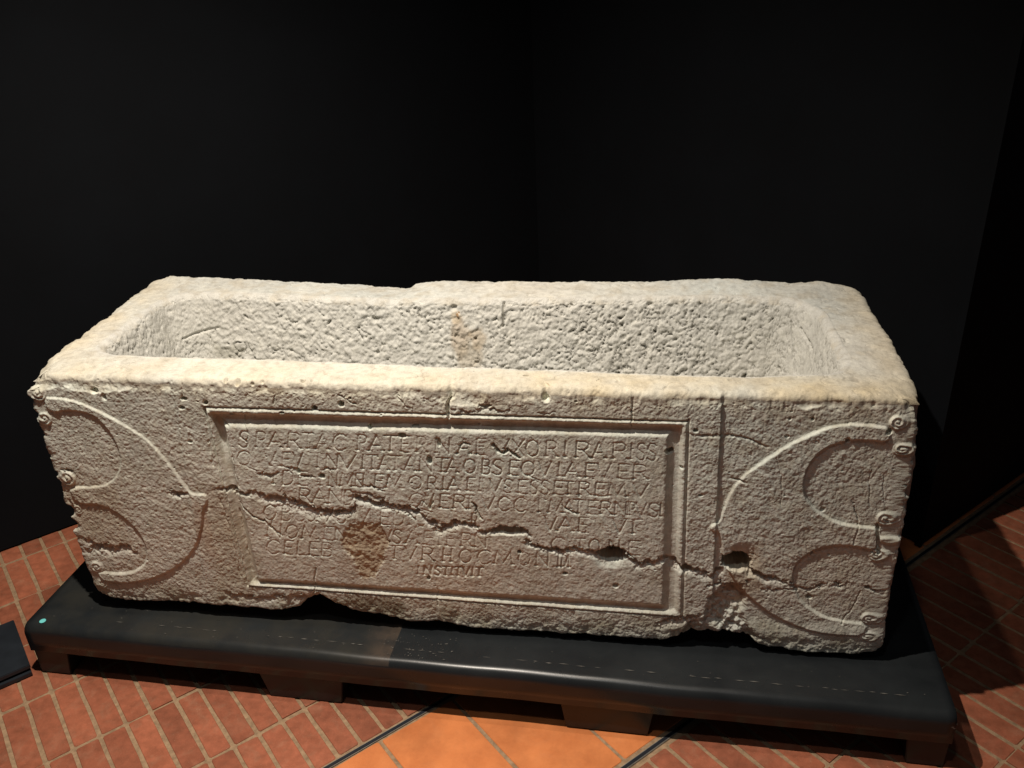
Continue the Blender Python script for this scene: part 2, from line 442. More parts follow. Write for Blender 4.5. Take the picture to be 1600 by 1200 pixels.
# legs: folded tapering plates with a depth
def leg(x0, x1, tl, tr):
    bm = bmesh.new(); zt, zb = hT - FL + .001, 0.001
    y0, y1 = .0075, .93
    q = [(x0, zt), (x1, zt), (x1 - tr, zb), (x0 + tl, zb)]
    v = [bm.verts.new((x, y, z)) for y in (y0, y1) for x, z in q]
    for f in ((0, 1, 2, 3), (4, 5, 6, 7), (0, 1, 5, 4), (1, 2, 6, 5), (2, 3, 7, 6), (3, 0, 4, 7)): bm.faces.new([v[i] for i in f])
    bmesh.ops.recalc_face_normals(bm, faces=bm.faces)
    bmesh.ops.bevel(bm, geom=list(bm.edges), offset=.002, segments=2, affect='EDGES')
    return bm_obj('leg', bm, STEEL, base)
leg(.002, .110, .002, .014); leg(.684, .924, .022, .012); leg(1.508, 1.744, .014, .014); leg(2.342, 2.438, .008, .002)
# scratches along the sheet, beside the front edge
mt, nt, bs = nodes('pale_scratch'); v = objvec(nt)
bs.inputs['Base Color'].default_value = (.10, .095, .085, 1); bs.inputs['Roughness'].default_value = .7
SCR = mt
bm = bmesh.new()
x = .06
while x < 2.38:
    ln = random.uniform(.004, .035); wd = random.uniform(.0007, .0019); y = .052 + .002 * math.sin(x * 3) + random.uniform(-.0015, .0015)
    if .98 < x < 1.03 or random.random() < .25: x += ln + random.uniform(.005, .06); continue
    vv = [bm.verts.new((x + a * ln, y + b, hT + .0016 + 0)) for a, b in ((0, 0), (.5, -wd), (1, 0), (.5, wd))]
    bm.faces.new(vv); x += ln + random.uniform(.002, .03)
for k in range(90):    # dust and paint specks
    x = random.uniform(1.02, 1.22) if k < 55 else random.uniform(.1, 2.38); y = random.uniform(.02, .11); r = random.uniform(.0006, .0016)
    vv = [bm.verts.new((x + r * random.uniform(.5, 2.2) * math.cos(t), y + r * math.sin(t), hT + .0016)) for t in (0, 1.3, 2.5, 3.8, 5)]
    bm.faces.new(vv)
tag(bm_obj('scratch', bm, SCR, base), kind='stuff')
bm = bmesh.new()
for k in range(7):
    z = hT - .022 - k * .0042; x = BL + .0006; y = .006 + random.uniform(-.004, .006); r = random.uniform(.0012, .0028)
    bm.faces.new([bm.verts.new((x, y + r * math.cos(t) * 1.4, z + r * math.sin(t))) for t in (0, 1.3, 2.5, 3.8, 5)])
    if k in (2, 3): bm.faces.new([bm.verts.new((BL - .004 + r * math.cos(t) * 2.5 - .004 * (3 - k), -.0012, z + r * math.sin(t) * .6)) for t in (0, 1.3, 2.5, 3.8, 5)])
chm, cnt_, cbs = nodes('chipped_paint'); cbs.inputs['Base Color'].default_value = (.38, .36, .33, 1); cbs.inputs['Roughness'].default_value = .7
tag(bm_obj('chipped_paint', bm, chm, base), kind='stuff')
# sticker
sx, sy = G(67, 971, ZT)
bm = bmesh.new(); bmesh.ops.create_cone(bm, cap_ends=True, segments=28, radius1=.0088, radius2=.0086, depth=.0006)
st = bm_obj('round_sticker', bm, STICK); st.location = (sx, sy, ZT + .0022)
tag(st, 'small round pale cyan sticker on the left front corner of the steel base', 'sticker')

# ------------------------------------------------------------------ the sarcophagus
Lx, Wy, H = 2.098, .700, .7236
ZB = ZT + .0005
SP = .0016
rc = .012
nC = 10
nF = int((Lx - 2 * rc) / SP)
def arc(cx, cy, r, a0, a1, n):
    a = np.linspace(a0, a1, n, endpoint=False); return np.stack([cx + r * np.cos(a), cy + r * np.sin(a)], -1), np.stack([np.cos(a), np.sin(a)], -1)
pi = math.pi
def line(p, q, n, nrm):
    t = np.linspace(0, 1, n, endpoint=False)[:, None]; return np.array(p) * (1 - t) + np.array(q) * t, np.repeat([nrm], n, 0).astype(float)
nS, nB, nBC = 200, 760, 40
rb = .045
segs = [arc(rc, rc, rc, pi, 1.5 * pi, nC), line((rc, 0), (Lx - rc, 0), nF, (0, -1)), arc(Lx - rc, rc, rc, 1.5 * pi, 2 * pi, nC),
        line((Lx, rc), (Lx, Wy - rb), nS, (1, 0)), arc(Lx - rb, Wy - rb, rb, 0, .5 * pi, nBC),
        line((Lx - rb, Wy), (rb, Wy), nB, (0, 1)), arc(rb, Wy - rb, rb, .5 * pi, pi, nBC), line((0, Wy - rb), (0, rc), nS, (-1, 0))]
PO = np.concatenate([s[0] for s in segs]); NO = np.concatenate([s[1] for s in segs]); NC = len(PO)
# inner contour, same numbering; front corners spread over neighbouring columns
xi0, xi1, yf0, yb = .086, 1.990, .112, .592
def inner_point(t):   # t: perimeter parameter 0..8 by segment
    pass
ri = .085
k_c = 60
nf_all = nC + nF + nC
i0, i1 = nC + k_c, nC + nF - k_c           # straight part of the front inner edge
PI_ = np.zeros((NC, 2))
def put(a, b, pts): PI_[a:b] = pts
def corner(cx, cy, r, a0, a1, n): return arc(cx, cy, r, a0, a1, n)[0]
ks = 50; o1 = nf_all
put(0, i0, corner(xi0 + ri, yf0 + ri, ri, pi * 1.15, 1.5 * pi, i0))
put(i0, i1, line((xi0 + ri, yf0), (xi1 - ri, yf0), i1 - i0, (0, 0))[0])
put(i1, o1, corner(xi1 - ri, yf0 + ri, ri, 1.5 * pi, 1.85 * pi, o1 - i1))
put(o1, o1 + ks, corner(xi1 - ri, yf0 + ri, ri, 1.85 * pi, 2 * pi, ks))
rq = .13
put(o1 + ks, o1 + nS - ks, line((xi1, yf0 + ri), (xi1, yb - rq), nS - 2 * ks, (0, 0))[0])
o2 = o1 + nS + nBC
kb = 60
put(o1 + nS - ks, o2 + kb, corner(xi1 - rq, yb - rq, rq, 0, .5 * pi, o2 + kb - (o1 + nS - ks)))
put(o2 + kb, o2 + nB - kb, line((xi1 - rq, yb), (xi0 + rq, yb), nB - 2 * kb, (0, 0))[0])
o3 = o2 + nB + nBC
put(o2 + nB - kb, o3 + ks, corner(xi0 + rq, yb - rq, rq, .5 * pi, pi, o3 + ks - (o2 + nB - kb)))
put(o3 + ks, NC - ks, line((xi0, yb - rq), (xi0, yf0 + ri), NC - ks - (o3 + ks), (0, 0))[0])
put(NC - ks, NC, corner(xi0 + ri, yf0 + ri, ri, pi, 1.15 * pi, ks))
# gentle unevenness of the inner edge, and the front rim narrowing to the right
fr = np.zeros(NC); fr[:o1] = 1; fr = np.convolve(np.concatenate([fr[-80:], fr, fr[:80]]), np.ones(81) / 81, 'same')[80:-80]
P3 = np.concatenate([PI_, np.zeros((NC, 1))], 1)
PI_[:, 1] += fr * (.014 - .046 * np.clip(PI_[:, 0] / 1.7, 0, 1) + .020 * sstep(1.72, 1.9, PI_[:, 0])) + .006 * fbm(P3, 6, 3, 5)
PI_[:, 0] += .006 * fbm(P3, 5, 3, 9)
bk = sstep(.45, .58, PI_[:, 1])
PI_[:, 1] += bk * np.interp(PI_[:, 0], [.1, .41, .86, 1.2, 1.68, 1.95], [-.005, -.012, -.030, -.022, .002, .0])
# outline irregularities of the outer wall
wob_o = (np.arange(NC) >= nf_all + 12) & (np.arange(NC) < NC - 12)
PO = PO + NO * (wob_o * (.007 * fbm(np.concatenate([PO, np.full((NC, 1), .5)], 1), 13, 3, 6)))[:, None]
P3o = np.concatenate([PO, np.full((NC, 1), .5)], 1)
back = sstep(.3, .6, PO[:, 1])
dzb = np.interp(PO[:, 0], [0, .033, .381, .45, .565, .687, .75, .796, .81, .827, .86, .888, 1.0, 1.3, 1.5, 1.6, 1.715, 1.8, 1.9, 1.955, 1.975, 1.998, 2.05, 2.1],
                [.004, .008, -.001, -.005, -.011, -.014, -.018, -.023, -.021, -.010, -.004, .001, .002, .002, .005, .010, .016, .015, .007, .007, .012, .013, .004, -.006])
dzb = dzb + .0025 * fbm(P3o, 22, 3, 3)
dz_out = back * dzb + (1 - back) * .002 * fbm(P3o, 7, 3, 4)
# ---- ring rows: fillet, rim, inner fillet, wall, floor
r1, r2 = .017, .026
mdir = PI_ - PO; mlen = np.linalg.norm(mdir, axis=1, keepdims=True); mdir = mdir / mlen
rows = []    # (XY, Z, Nxy, Nz, kind, t)
nf1, nrim, nf2, nwall, nfl = 10, 56, 14, 126, 6
B, NN, KIND = [], [], []
dz2 = dz_out[:, None]
for k in range(nf1):
    a = (pi / 2) * k / nf1
    B.append(np.concatenate([PO - NO * r1 * (1 - math.cos(a)), H - r1 + r1 * math.sin(a) + dz2], 1))
    NN.append(np.concatenate([NO * math.cos(a), np.full((NC, 1), math.sin(a))], 1)); KIND.append((0, k / nf1))
A0 = PO - NO * r1; A1 = PI_ - mdir * 0
for k in range(nrim):
    t = k / nrim
    dz_in = back[:, None] * dz2 * .35 + (1 - back[:, None]) * dz2
    z = H + dz2 * (1 - t) + dz_in * t - .004 * back[:, None] * t
    B.append(np.concatenate([A0 * (1 - t) + A1 * t, z], 1)); NN.append(np.tile([0, 0, 1.], (NC, 1))); KIND.append((1, t))
zin = z; aM = math.radians(70)
for k in range(nf2):
    a = aM * k / nf2
    B.append(np.concatenate([PI_ + mdir * r2 * math.sin(a), zin - r2 * (1 - math.cos(a))], 1))
    NN.append(np.concatenate([mdir * math.sin(a), np.full((NC, 1), math.cos(a))], 1)); KIND.append((2, k / nf2))
X0 = PI_ + mdir * r2 * math.sin(aM); z0 = zin - r2 * (1 - math.cos(aM)); D = .40
for k in range(nwall):
    t = k / (nwall - 1)
    B.append(np.concatenate([X0 + mdir * D * t / math.tan(math.radians(76)), z0 - D * t], 1))
    NN.append(np.concatenate([mdir * math.sin(math.radians(76)), np.full((NC, 1), math.cos(math.radians(76)))], 1)); KIND.append((3, t))
ctr = np.array([Lx / 2, .34]); last = B[-1]
for k in range(1, nfl + 1):
    t = k / nfl
    xy = last[:, :2].copy(); tgt = np.stack([np.clip(xy[:, 0], .45, 1.6), np.full(NC, .35)], 1)
    B.append(np.concatenate([xy * (1 - t) + tgt * t, last[:, 2:3] - .05 * math.sin(t * pi / 2)], 1))
    NN.append(np.tile([0, 0, 1.], (NC, 1))); KIND.append((4, t))
B = np.array(B); NN = np.array(NN); NR = len(B)
kinds = np.array([k for k, t in KIND]); kt = np.array([t for k, t in KIND])
# ---- displacement of the ring
hgt = np.zeros((NR, NC), np.float32)
rr = slice(0, nf1 + nrim + nf2)
Pq = B[rr]
low = fbm(Pq, 9, 3, 21); mid = fbm(Pq, 42, 4, 22); fine = fbm(Pq, 120, 3, 23)
hgt[rr] = .0026 * low + .0018 * mid + .0008 * fine
# chipped front arris
chip = np.clip(fbm(Pq, 30, 4, 31, .6) + .12, 0, 1)
e_w = np.where(kinds[rr] == 0, 1.0, np.where(kinds[rr] == 1, np.clip(1 - kt[rr] * 5, 0, 1), 0))[:, None]
hgt[rr] -= .005 * chip * e_w
# pits and fine cracks on the rim
wd, wr = worley(Pq, 34, 41)
hgt[rr] -= np.where(wr > .86, .006 * (1 - sstep(.05, .22, wd)), 0)
rq_ = fbm(Pq * np.array([1, 1.4, 1]), 6.5, 3, 33); rcr = (1 - sstep(0, .018, np.abs(rq_))) * sstep(.05, .25, fbm(Pq, 5, 2, 34) + .15)
hgt[rr] -= .0028 * rcr * (kinds[rr][:, None] == 1)
wd2, wr2_ = worley(Pq, 75, 42)
hgt[rr] -= np.where(wr2_ > .90, .0035 * (1 - sstep(.06, .25, wd2)), 0)
# basin wall: pick-dressed
rw = slice(nf1 + nrim, NR)
Pw = B[rw] * np.array([1, 1, 1.15])
warp = np.stack([fbm(Pw, 20, 2, 51), fbm(Pw, 20, 2, 52), fbm(Pw, 20, 2, 53)], -1) * .02
w1, wr1 = worley(Pw + warp, 60, 61)
w2, wr2 = worley(Pw + warp * .5, 120, 62)
w3, wr3 = worley(Pw + warp * 1.5, 24, 63)
n1 = fbm(Pw + warp, 30, 4, 54); n2 = fbm(Pw, 160, 3, 55)
tw = np.concatenate([np.linspace(.1, 1, nf2), np.ones(nwall), np.ones(nfl)])[:, None]
rgt = 1 - .62 * sstep(1.76, 1.93, B[rw][..., 0]); lft = .6 + .4 * sstep(.15, .32, B[rw][..., 0])
amp = tw * rgt * lft
nb1 = fbm(Pw + warp * .6, 34, 3, 56, .55); nb2 = fbm(Pw + warp * .4, 88, 3, 57, .6)
hw = .0105 * (np.abs(nb1) - .25) + .0050 * (np.abs(nb2) - .2) + .0040 * n1 - .0022 * (w1 - .5) + .0026 * n2
# narrow tool pits
pit = np.where(wr3 > .35, 1 - sstep(.03, .17, w3 + .20 * nb2), 0)
crev = (1 - sstep(.0, .06, np.abs(nb1))) * sstep(.0, .30, fbm(Pw, 13, 3, 74) + .25 * sstep(.9, 1.4, Pw[..., 0]))
hw = hw - .012 * pit - .005 * crev
# a few short gouges and cracks
q_ = fbm(Pw * np.array([1, 1, 1]), 15, 3, 71)
crk = (1 - sstep(0, .035, np.abs(q_))) * sstep(.12, .30, fbm(Pw, 11, 2, 72))
hw = hw - .007 * crk
hgt[rw] = np.where(kinds[rw][:, None] >= 2, .86 * hw * amp + .0015 * fbm(Pw, 9, 2, 73), hgt[rw])
# ledge of the eroded upper inner edge at the back
bkc = (B[..., 1] > .42)
for (px, py, r, dd) in ((590, 494, .014, .012), (1055, 478, .02, .008), (985, 415 + 60, .012, .006), (1015, 475, .012, .010), (788, 502, .006, .012), (790, 488, .004, .01), (712, 475, .012, .01)):
    x, z = F(px, py, .565); d2 = np.hypot(B[..., 0] - x, (B[..., 2] - z) * 1.2)
    hgt -= np.where(bkc & (kinds[:, None] >= 2), dd * (1 - sstep(r * .3, r, d2)), 0)
for (a_, b_, wd_, dd_) in (((788, 470), (789, 503), .0022, .012), ((1235, 500), (1236, 565), .0022, .007), ((1248, 505), (1268, 532), .0025, .008), ((970, 548), (978, 575), .003, .008), ((562, 510), (572, 522), .002, .007), ((300, 518), (345, 508), .003, .006)):
    pa, pb = F(*a_, .56), F(*b_, .56); d2, _ = seg_dist(B[..., 0] + .004 * np.pad(n1, ((NR - n1.shape[0], 0), (0, 0))), B[..., 2], pa, pb)
    hgt -= np.where(bkc & (kinds[:, None] >= 2), dd_ * (1 - sstep(wd_ * .4, wd_ * 1.6, d2)), 0)
VR = B + NN * hgt[..., None]
# pits on the rim named in the photograph
def rim_pit(px, py, rx, ry, dep):
    x, y = G(px, py, H); q = np.hypot((VR[..., 0] - x) / rx, (VR[..., 1] - y) / ry)
    m_ = (kinds <= 1)[:, None]
    VR[..., 2] -= np.where(m_, dep * (1 - sstep(.4, 1, q)), 0)
for a in ((473, 593, .007, .005, .012), (487, 594, .004, .003, .008), (352, 592, .006, .006, .010), (371, 593, .008, .006, .012), (822, 587, .008, .006, .014), (715, 592, .010, .016, .004),
          (742, 581, .004, .003, .006), (1355, 550, .010, .006, .006), (975, 588, .016, .004, .003), (55, 586, .012, .012, .022), (170, 562, .03, .004, .006)): rim_pit(*a)

# ---- front patch
C1 = nf_all + 1                      # columns of the front (ends included)
XF = PO[:C1]; NFo = NO[:C1]
botpx = [(60, 925), (152, 928), (165, 935), (200, 941), (300, 944), (400, 951), (440, 955), (468, 949), (482, 938), (497, 934), (512, 944), (535, 953), (600, 963), (640, 972), (680, 971), (740, 983),
         (800, 987), (850, 989), (950, 996), (1035, 1001), (1058, 997), (1080, 991), (1125, 990), (1160, 998), (1200, 1012), (1260, 1021), (1330, 1024), (1358, 1021), (1374, 1008), (1430, 1000)]
bp = FP(botpx)
jn = fbm(np.stack([XF[:, 0], XF[:, 0] * 0, XF[:, 0] * 0], -1), 30, 4, 81)
zlip = np.interp(XF[:, 0], bp[:, 0], bp[:, 1]) + .004 * jn
rL = .007
ztop = VR[0, :C1, 2]
nV = 440
tv = np.linspace(0, 1, nV)[:, None]
Zf = (zlip + rL)[None] * (1 - tv) + (H - r1 + dz_out[:C1])[None] * tv
Bf = np.stack([np.repeat(XF[None, :, 0], nV, 0), np.repeat(XF[None, :, 1], nV, 0), Zf], -1)
U, V = Bf[..., 0], Bf[..., 2]
dep = np.zeros((nV, C1)); 
PW = Bf.copy(); PG = Bf * np.array([1, 1, .78])
nlow = fbm(PW, 7, 3, 101); nmid = fbm(PW, 34, 3, 102); ngr = fbm(PG, 105, 4, 103, .6); nfi = fbm(PG, 330, 2, 104)
jit = .0011 * ngr + .0014 * nmid     # wobble of carved edges
# tooled ground
celld, cellr = worley(PW, 62, 113)
pickd, pickr = worley(PW * np.array([1, 1, .85]), 125, 110)
rough = .0009 * nmid + .00105 * ngr + .00075 * nfi + .0010 * (pickd - .5)
# levels: recessed side fields left and right of the central zone
lineR = FP([(1129, 615), (1112, 962)]); lineL = FP([(268, 600), (322, 930)])
xr = np.interp(V, lineR[::-1, 1], lineR[::-1, 0]); xl = np.interp(V, lineL[::-1, 1], lineL[::-1, 0])
fieldR = sstep(-.0015, .0022, U - xr + jit * .6) * sstep(*(F(1110, 985)[1], F(1110, 960)[1]), V)
fieldL = sstep(-.006, .006, xl - U + jit)
dep += .0056 * fieldR + .0028 * fieldL
# peltae
peltaL = [(66, 621), (90, 621), (120, 627), (150, 640), (185, 658), (215, 676), (240, 696), (262, 722), (280, 746), (294, 766), (305, 772), (322, 771), (326, 784), (318, 796),
          (318, 820), (309, 850), (291, 875), (266, 894), (235, 906), (200, 912), (165, 910), (154, 902), (152, 893), (190, 897), (214, 891), (227, 880), (229, 860), (220, 836), (200, 815), (176, 797), (150, 788), (128, 790),
          (112, 780), (106, 762), (150, 761), (171, 755), (184, 741), (189, 718), (181, 692), (165, 668), (143, 647), (110, 641), (76, 646)]
peltaR = [(1394, 669), (1360, 664), (1320, 663), (1285, 671), (1255, 684), (1225, 700), (1195, 720), (1170, 737), (1150, 756), (1137, 777), (1129, 800), (1124, 816), (1111, 818), (1109, 828), (1122, 832), (1125, 845),
          (1128, 872), (1140, 900), (1162, 926), (1180, 942), (1203, 960), (1232, 975), (1270, 987), (1310, 992), (1352, 993), (1356, 975), (1320, 972), (1290, 965), (1264, 951), (1246, 932), (1238, 905), (1244, 882), (1268, 862), (1300, 853), (1330, 854),
          (1368, 862), (1374, 845), (1376, 826), (1340, 823), (1308, 816), (1282, 803), (1264, 786), (1256, 765), (1259, 740), (1273, 716), (1293, 699), (1322, 690), (1352, 688), (1390, 694)]
sdL = np.full(U.shape, -1.0); sdR = np.full(U.shape, -1.0)
mL = U < .55; mR = U > 1.55
cL = int(np.argmax(U[0] > .56)); cR = int(np.argmax(U[0] > 1.55))
PLp = smooth_poly(FP(peltaL), 1); PRp = smooth_poly(FP(peltaR), 1)
sdL[:, :cL] = poly_sd(U[:, :cL], V[:, :cL], PLp); sdR[:, cR:] = poly_sd(U[:, cR:], V[:, cR:], PRp)
wob = jit * 1.1 + .0012 * nlow; soft_ = .0040 + .0030 * np.clip(nlow * 2 + .3, 0, 1)
pl = sstep(-.0012, soft_, sdL + wob); pr_ = sstep(-.0012, soft_, sdR + wob)
worn = .75 + .25 * sstep(-.1, .15, nlow)
dep -= pl * .0046 * worn + pr_ * .0066 * worn
# the hollow of the lunes goes a little deeper near the relief edge
for sd, cut in ((sdL, .0006), (sdR, .0006)):
    dep += cut * np.exp(-np.clip(-sd, 0, 1) / .016) * (sd < 0) * (sd > -.5)
# volutes
VOL_L = [(58, 614, 13, 1), (69, 654, 11, -1), (104, 747, 13, -1), (121, 797, 8, 1), (151, 886, 10, 1), (159, 913, 8, -1)]
VOL_R = [(1404, 661, 14, 1), (1407, 703, 12, -1), (1383, 811, 14, 1), (1370, 868, 13, -1), (1357, 967, 12, 1), (1353, 994, 10, -1)]
volmask = []
for side, vl in (('L', VOL_L), ('R', VOL_R)):
    for (px, py, r, sg) in vl:
        cx, cz = F(px, py); rx = F(px + r, py)[0] - cx
        q = np.hypot(U - cx, V - cz) / rx; th = np.arctan2(V - cz, (U - cx) * sg)
        ph = q * 2 * pi * 1.9 - th
        sp = .5 + .5 * np.cos(ph)
        body = 1 - sstep(.82, 1.06, q)
        wear = {10: .75, 8: .45, 11: .8}.get(r, 1)
        dep -= wear * body * (.0048 + .0008 * (1 - q)) * np.clip(1 - (.5 * (pl + pr_)), .35, 1)
        dep += wear * body * .0034 * (1 - sp) * (q > .13)
        volmask.append((side, q < 1.0))
# middle knob and its stem of the right pelta
kx, kz = F(1384, 845); q = np.hypot((U - kx) / .016, (V - kz) / .011); dep -= .005 * (1 - sstep(.5, 1.1, q))
d_, _ = seg_dist(U, V, F(1390, 845), F(1412, 840)); dep -= .0016 * (1 - sstep(.002, .006, d_))
d_, _ = seg_dist(U, V, F(1372, 822), F(1373, 866)); dep += .010 * (1 - sstep(.002, .0045, d_ + jit))
# moulded frame round the tablet
oq = FP([(317, 635), (1078, 658), (1068, 966), (386, 916)])
iq = FP([(352, 668), (1041, 683), (1033, 944), (405, 904)])
# straight, parallel carved lines: signed distances of the four sides
def side_d(a, b, U, V):
    dx, dy = b[0] - a[0], b[1] - a[1]; l = math.hypot(dx, dy); return ((U - a[0]) * dy - (V - a[1]) * dx) / l
dT = side_d(oq[0], oq[1], U, V); dR = side_d(oq[1], oq[2], U, V); dB = side_d(oq[2], oq[3], U, V); dLf = side_d(oq[3], oq[0], U, V)
eT = side_d(iq[0], iq[1], U, V); eR = side_d(iq[1], iq[2], U, V); eB = side_d(iq[2], iq[3], U, V); eL = side_d(iq[3], iq[0], U, V)
def orient(d):  # positive inside
    c = np.unravel_index(np.argmin(np.hypot(U - .95, V - .36)), U.shape); return d if d[c] > 0 else -d
dT, dR, dB, dLf, eT, eR, eB, eL = map(orient, (dT, dR, dB, dLf, eT, eR, eB, eL))
do = np.minimum(np.minimum(dT, dB), np.minimum(dR, dLf)) + jit * .45
di = np.minimum(np.minimum(eT, eB), np.minimum(eR, eL)) + jit * .45       # + inside the tablet
side_ = np.argmin(np.stack([dT, dR, dB, dLf]), 0)
wid = np.maximum(do - di, .02)
tt = np.clip(do / wid, -1, 2)
prof_x = [-.07, -.01, .04, .10, .17, .26, .34, .42, .55, .68, .84, .96, 1.0, 1.05]
prof_y = [0, .0005, .0058, .0012, -.0016, -.0006, .0035, .0090, .0104, .0100, .0062, .0012, .0004, 0]
fr_d = np.interp(tt, prof_x, prof_y)
infr = (do > -.004)
wl = 1 - .42 * (side_ == 3) * sstep(.60, .48, V)      # the left side is badly worn
wl = np.where(side_ == 3, wl * 2.1, wl)
dep += np.where(infr, fr_d, 0) * wl
smooth_fr = np.where((tt > .3) & (tt < .97), .45, 1.0)
# rough is calmer on the polished channel
panel = sstep(0, .003, di)
pw_, pr2 = worley(PW * np.array([1, 1, 1.3]), 52, 111)
rough = rough + np.where(pr2 > .62, .0050 * (1 - sstep(.05, .17, pw_ + .10 * ngr)), 0) * np.clip(.6 + 1.6 * nmid, 0, 1)
rough = rough - .0011 * (np.abs(fbm(PG, 70, 3, 112, .6)) - .2)
dep += rough * smooth_fr * (1 - .22 * panel)
dep += .0022 * nlow
# ---- inscription
GL = {
 'A': [[(0, 0), (.5, 1), (1, 0)], [(.2, .36), (.8, .36)]], 'B': [[(.1, 0), (.1, 1), (.65, 1), (.85, .88), (.85, .66), (.65, .54), (.1, .54)], [(.65, .54), (.95, .42), (.95, .12), (.7, 0), (.1, 0)]],
 'C': [[(1, .85), (.72, 1), (.4, 1), (.1, .78), (0, .5), (.1, .2), (.4, 0), (.75, 0), (1, .14)]], 'D': [[(.1, 0), (.1, 1), (.6, 1), (.92, .8), (1, .5), (.92, .2), (.6, 0), (.1, 0)]],
 'E': [[(1, 1), (.1, 1), (.1, 0), (1, 0)], [(.1, .52), (.8, .52)]], 'F': [[(1, 1), (.1, 1), (.1, 0)], [(.1, .52), (.8, .52)]],
 'G': [[(1, .85), (.72, 1), (.4, 1), (.1, .78), (0, .5), (.1, .2), (.4, 0), (.75, 0), (1, .14), (1, .42)]], 'H': [[(.08, 0), (.08, 1)], [(.92, 0), (.92, 1)], [(.08, .5), (.92, .5)]],
 'I': [[(.5, 0), (.5, 1)]], 'L': [[(.1, 1), (.1, 0), (1, 0)]], 'M': [[(0, 0), (.14, 1), (.5, .1), (.86, 1), (1, 0)]], 'N': [[(.05, 0), (.05, 1), (.95, 0), (.95, 1)]],
 'O': [[(.5, 1), (.85, .86), (1, .5), (.85, .14), (.5, 0), (.15, .14), (0, .5), (.15, .86), (.5, 1)]], 'P': [[(.1, 0), (.1, 1), (.7, 1), (.95, .85), (.95, .62), (.7, .48), (.35, .48)]],
 'Q': [[(.5, 1), (.85, .86), (1, .5), (.85, .14), (.5, 0), (.15, .14), (0, .5), (.15, .86), (.5, 1)], [(.5, .08), (.9, -.12), (1.5, -.3)]],
 'R': [[(.1, 0), (.1, 1), (.65, 1), (.9, .86), (.9, .64), (.65, .5), (.1, .5)], [(.5, .5), (1.05, 0)]], 'S': [[(.95, .86), (.7, 1), (.3, 1), (.08, .82), (.1, .64), (.85, .36), (.95, .18), (.72, 0), (.3, 0), (.05, .13)]],
 'T': [[(0, 1), (1, 1)], [(.5, 1), (.5, 0)]], 'V': [[(0, 1), (.5, 0), (1, 1)]], 'X': [[(0, 1), (1, 0)], [(1, 1), (0, 0)]],
}
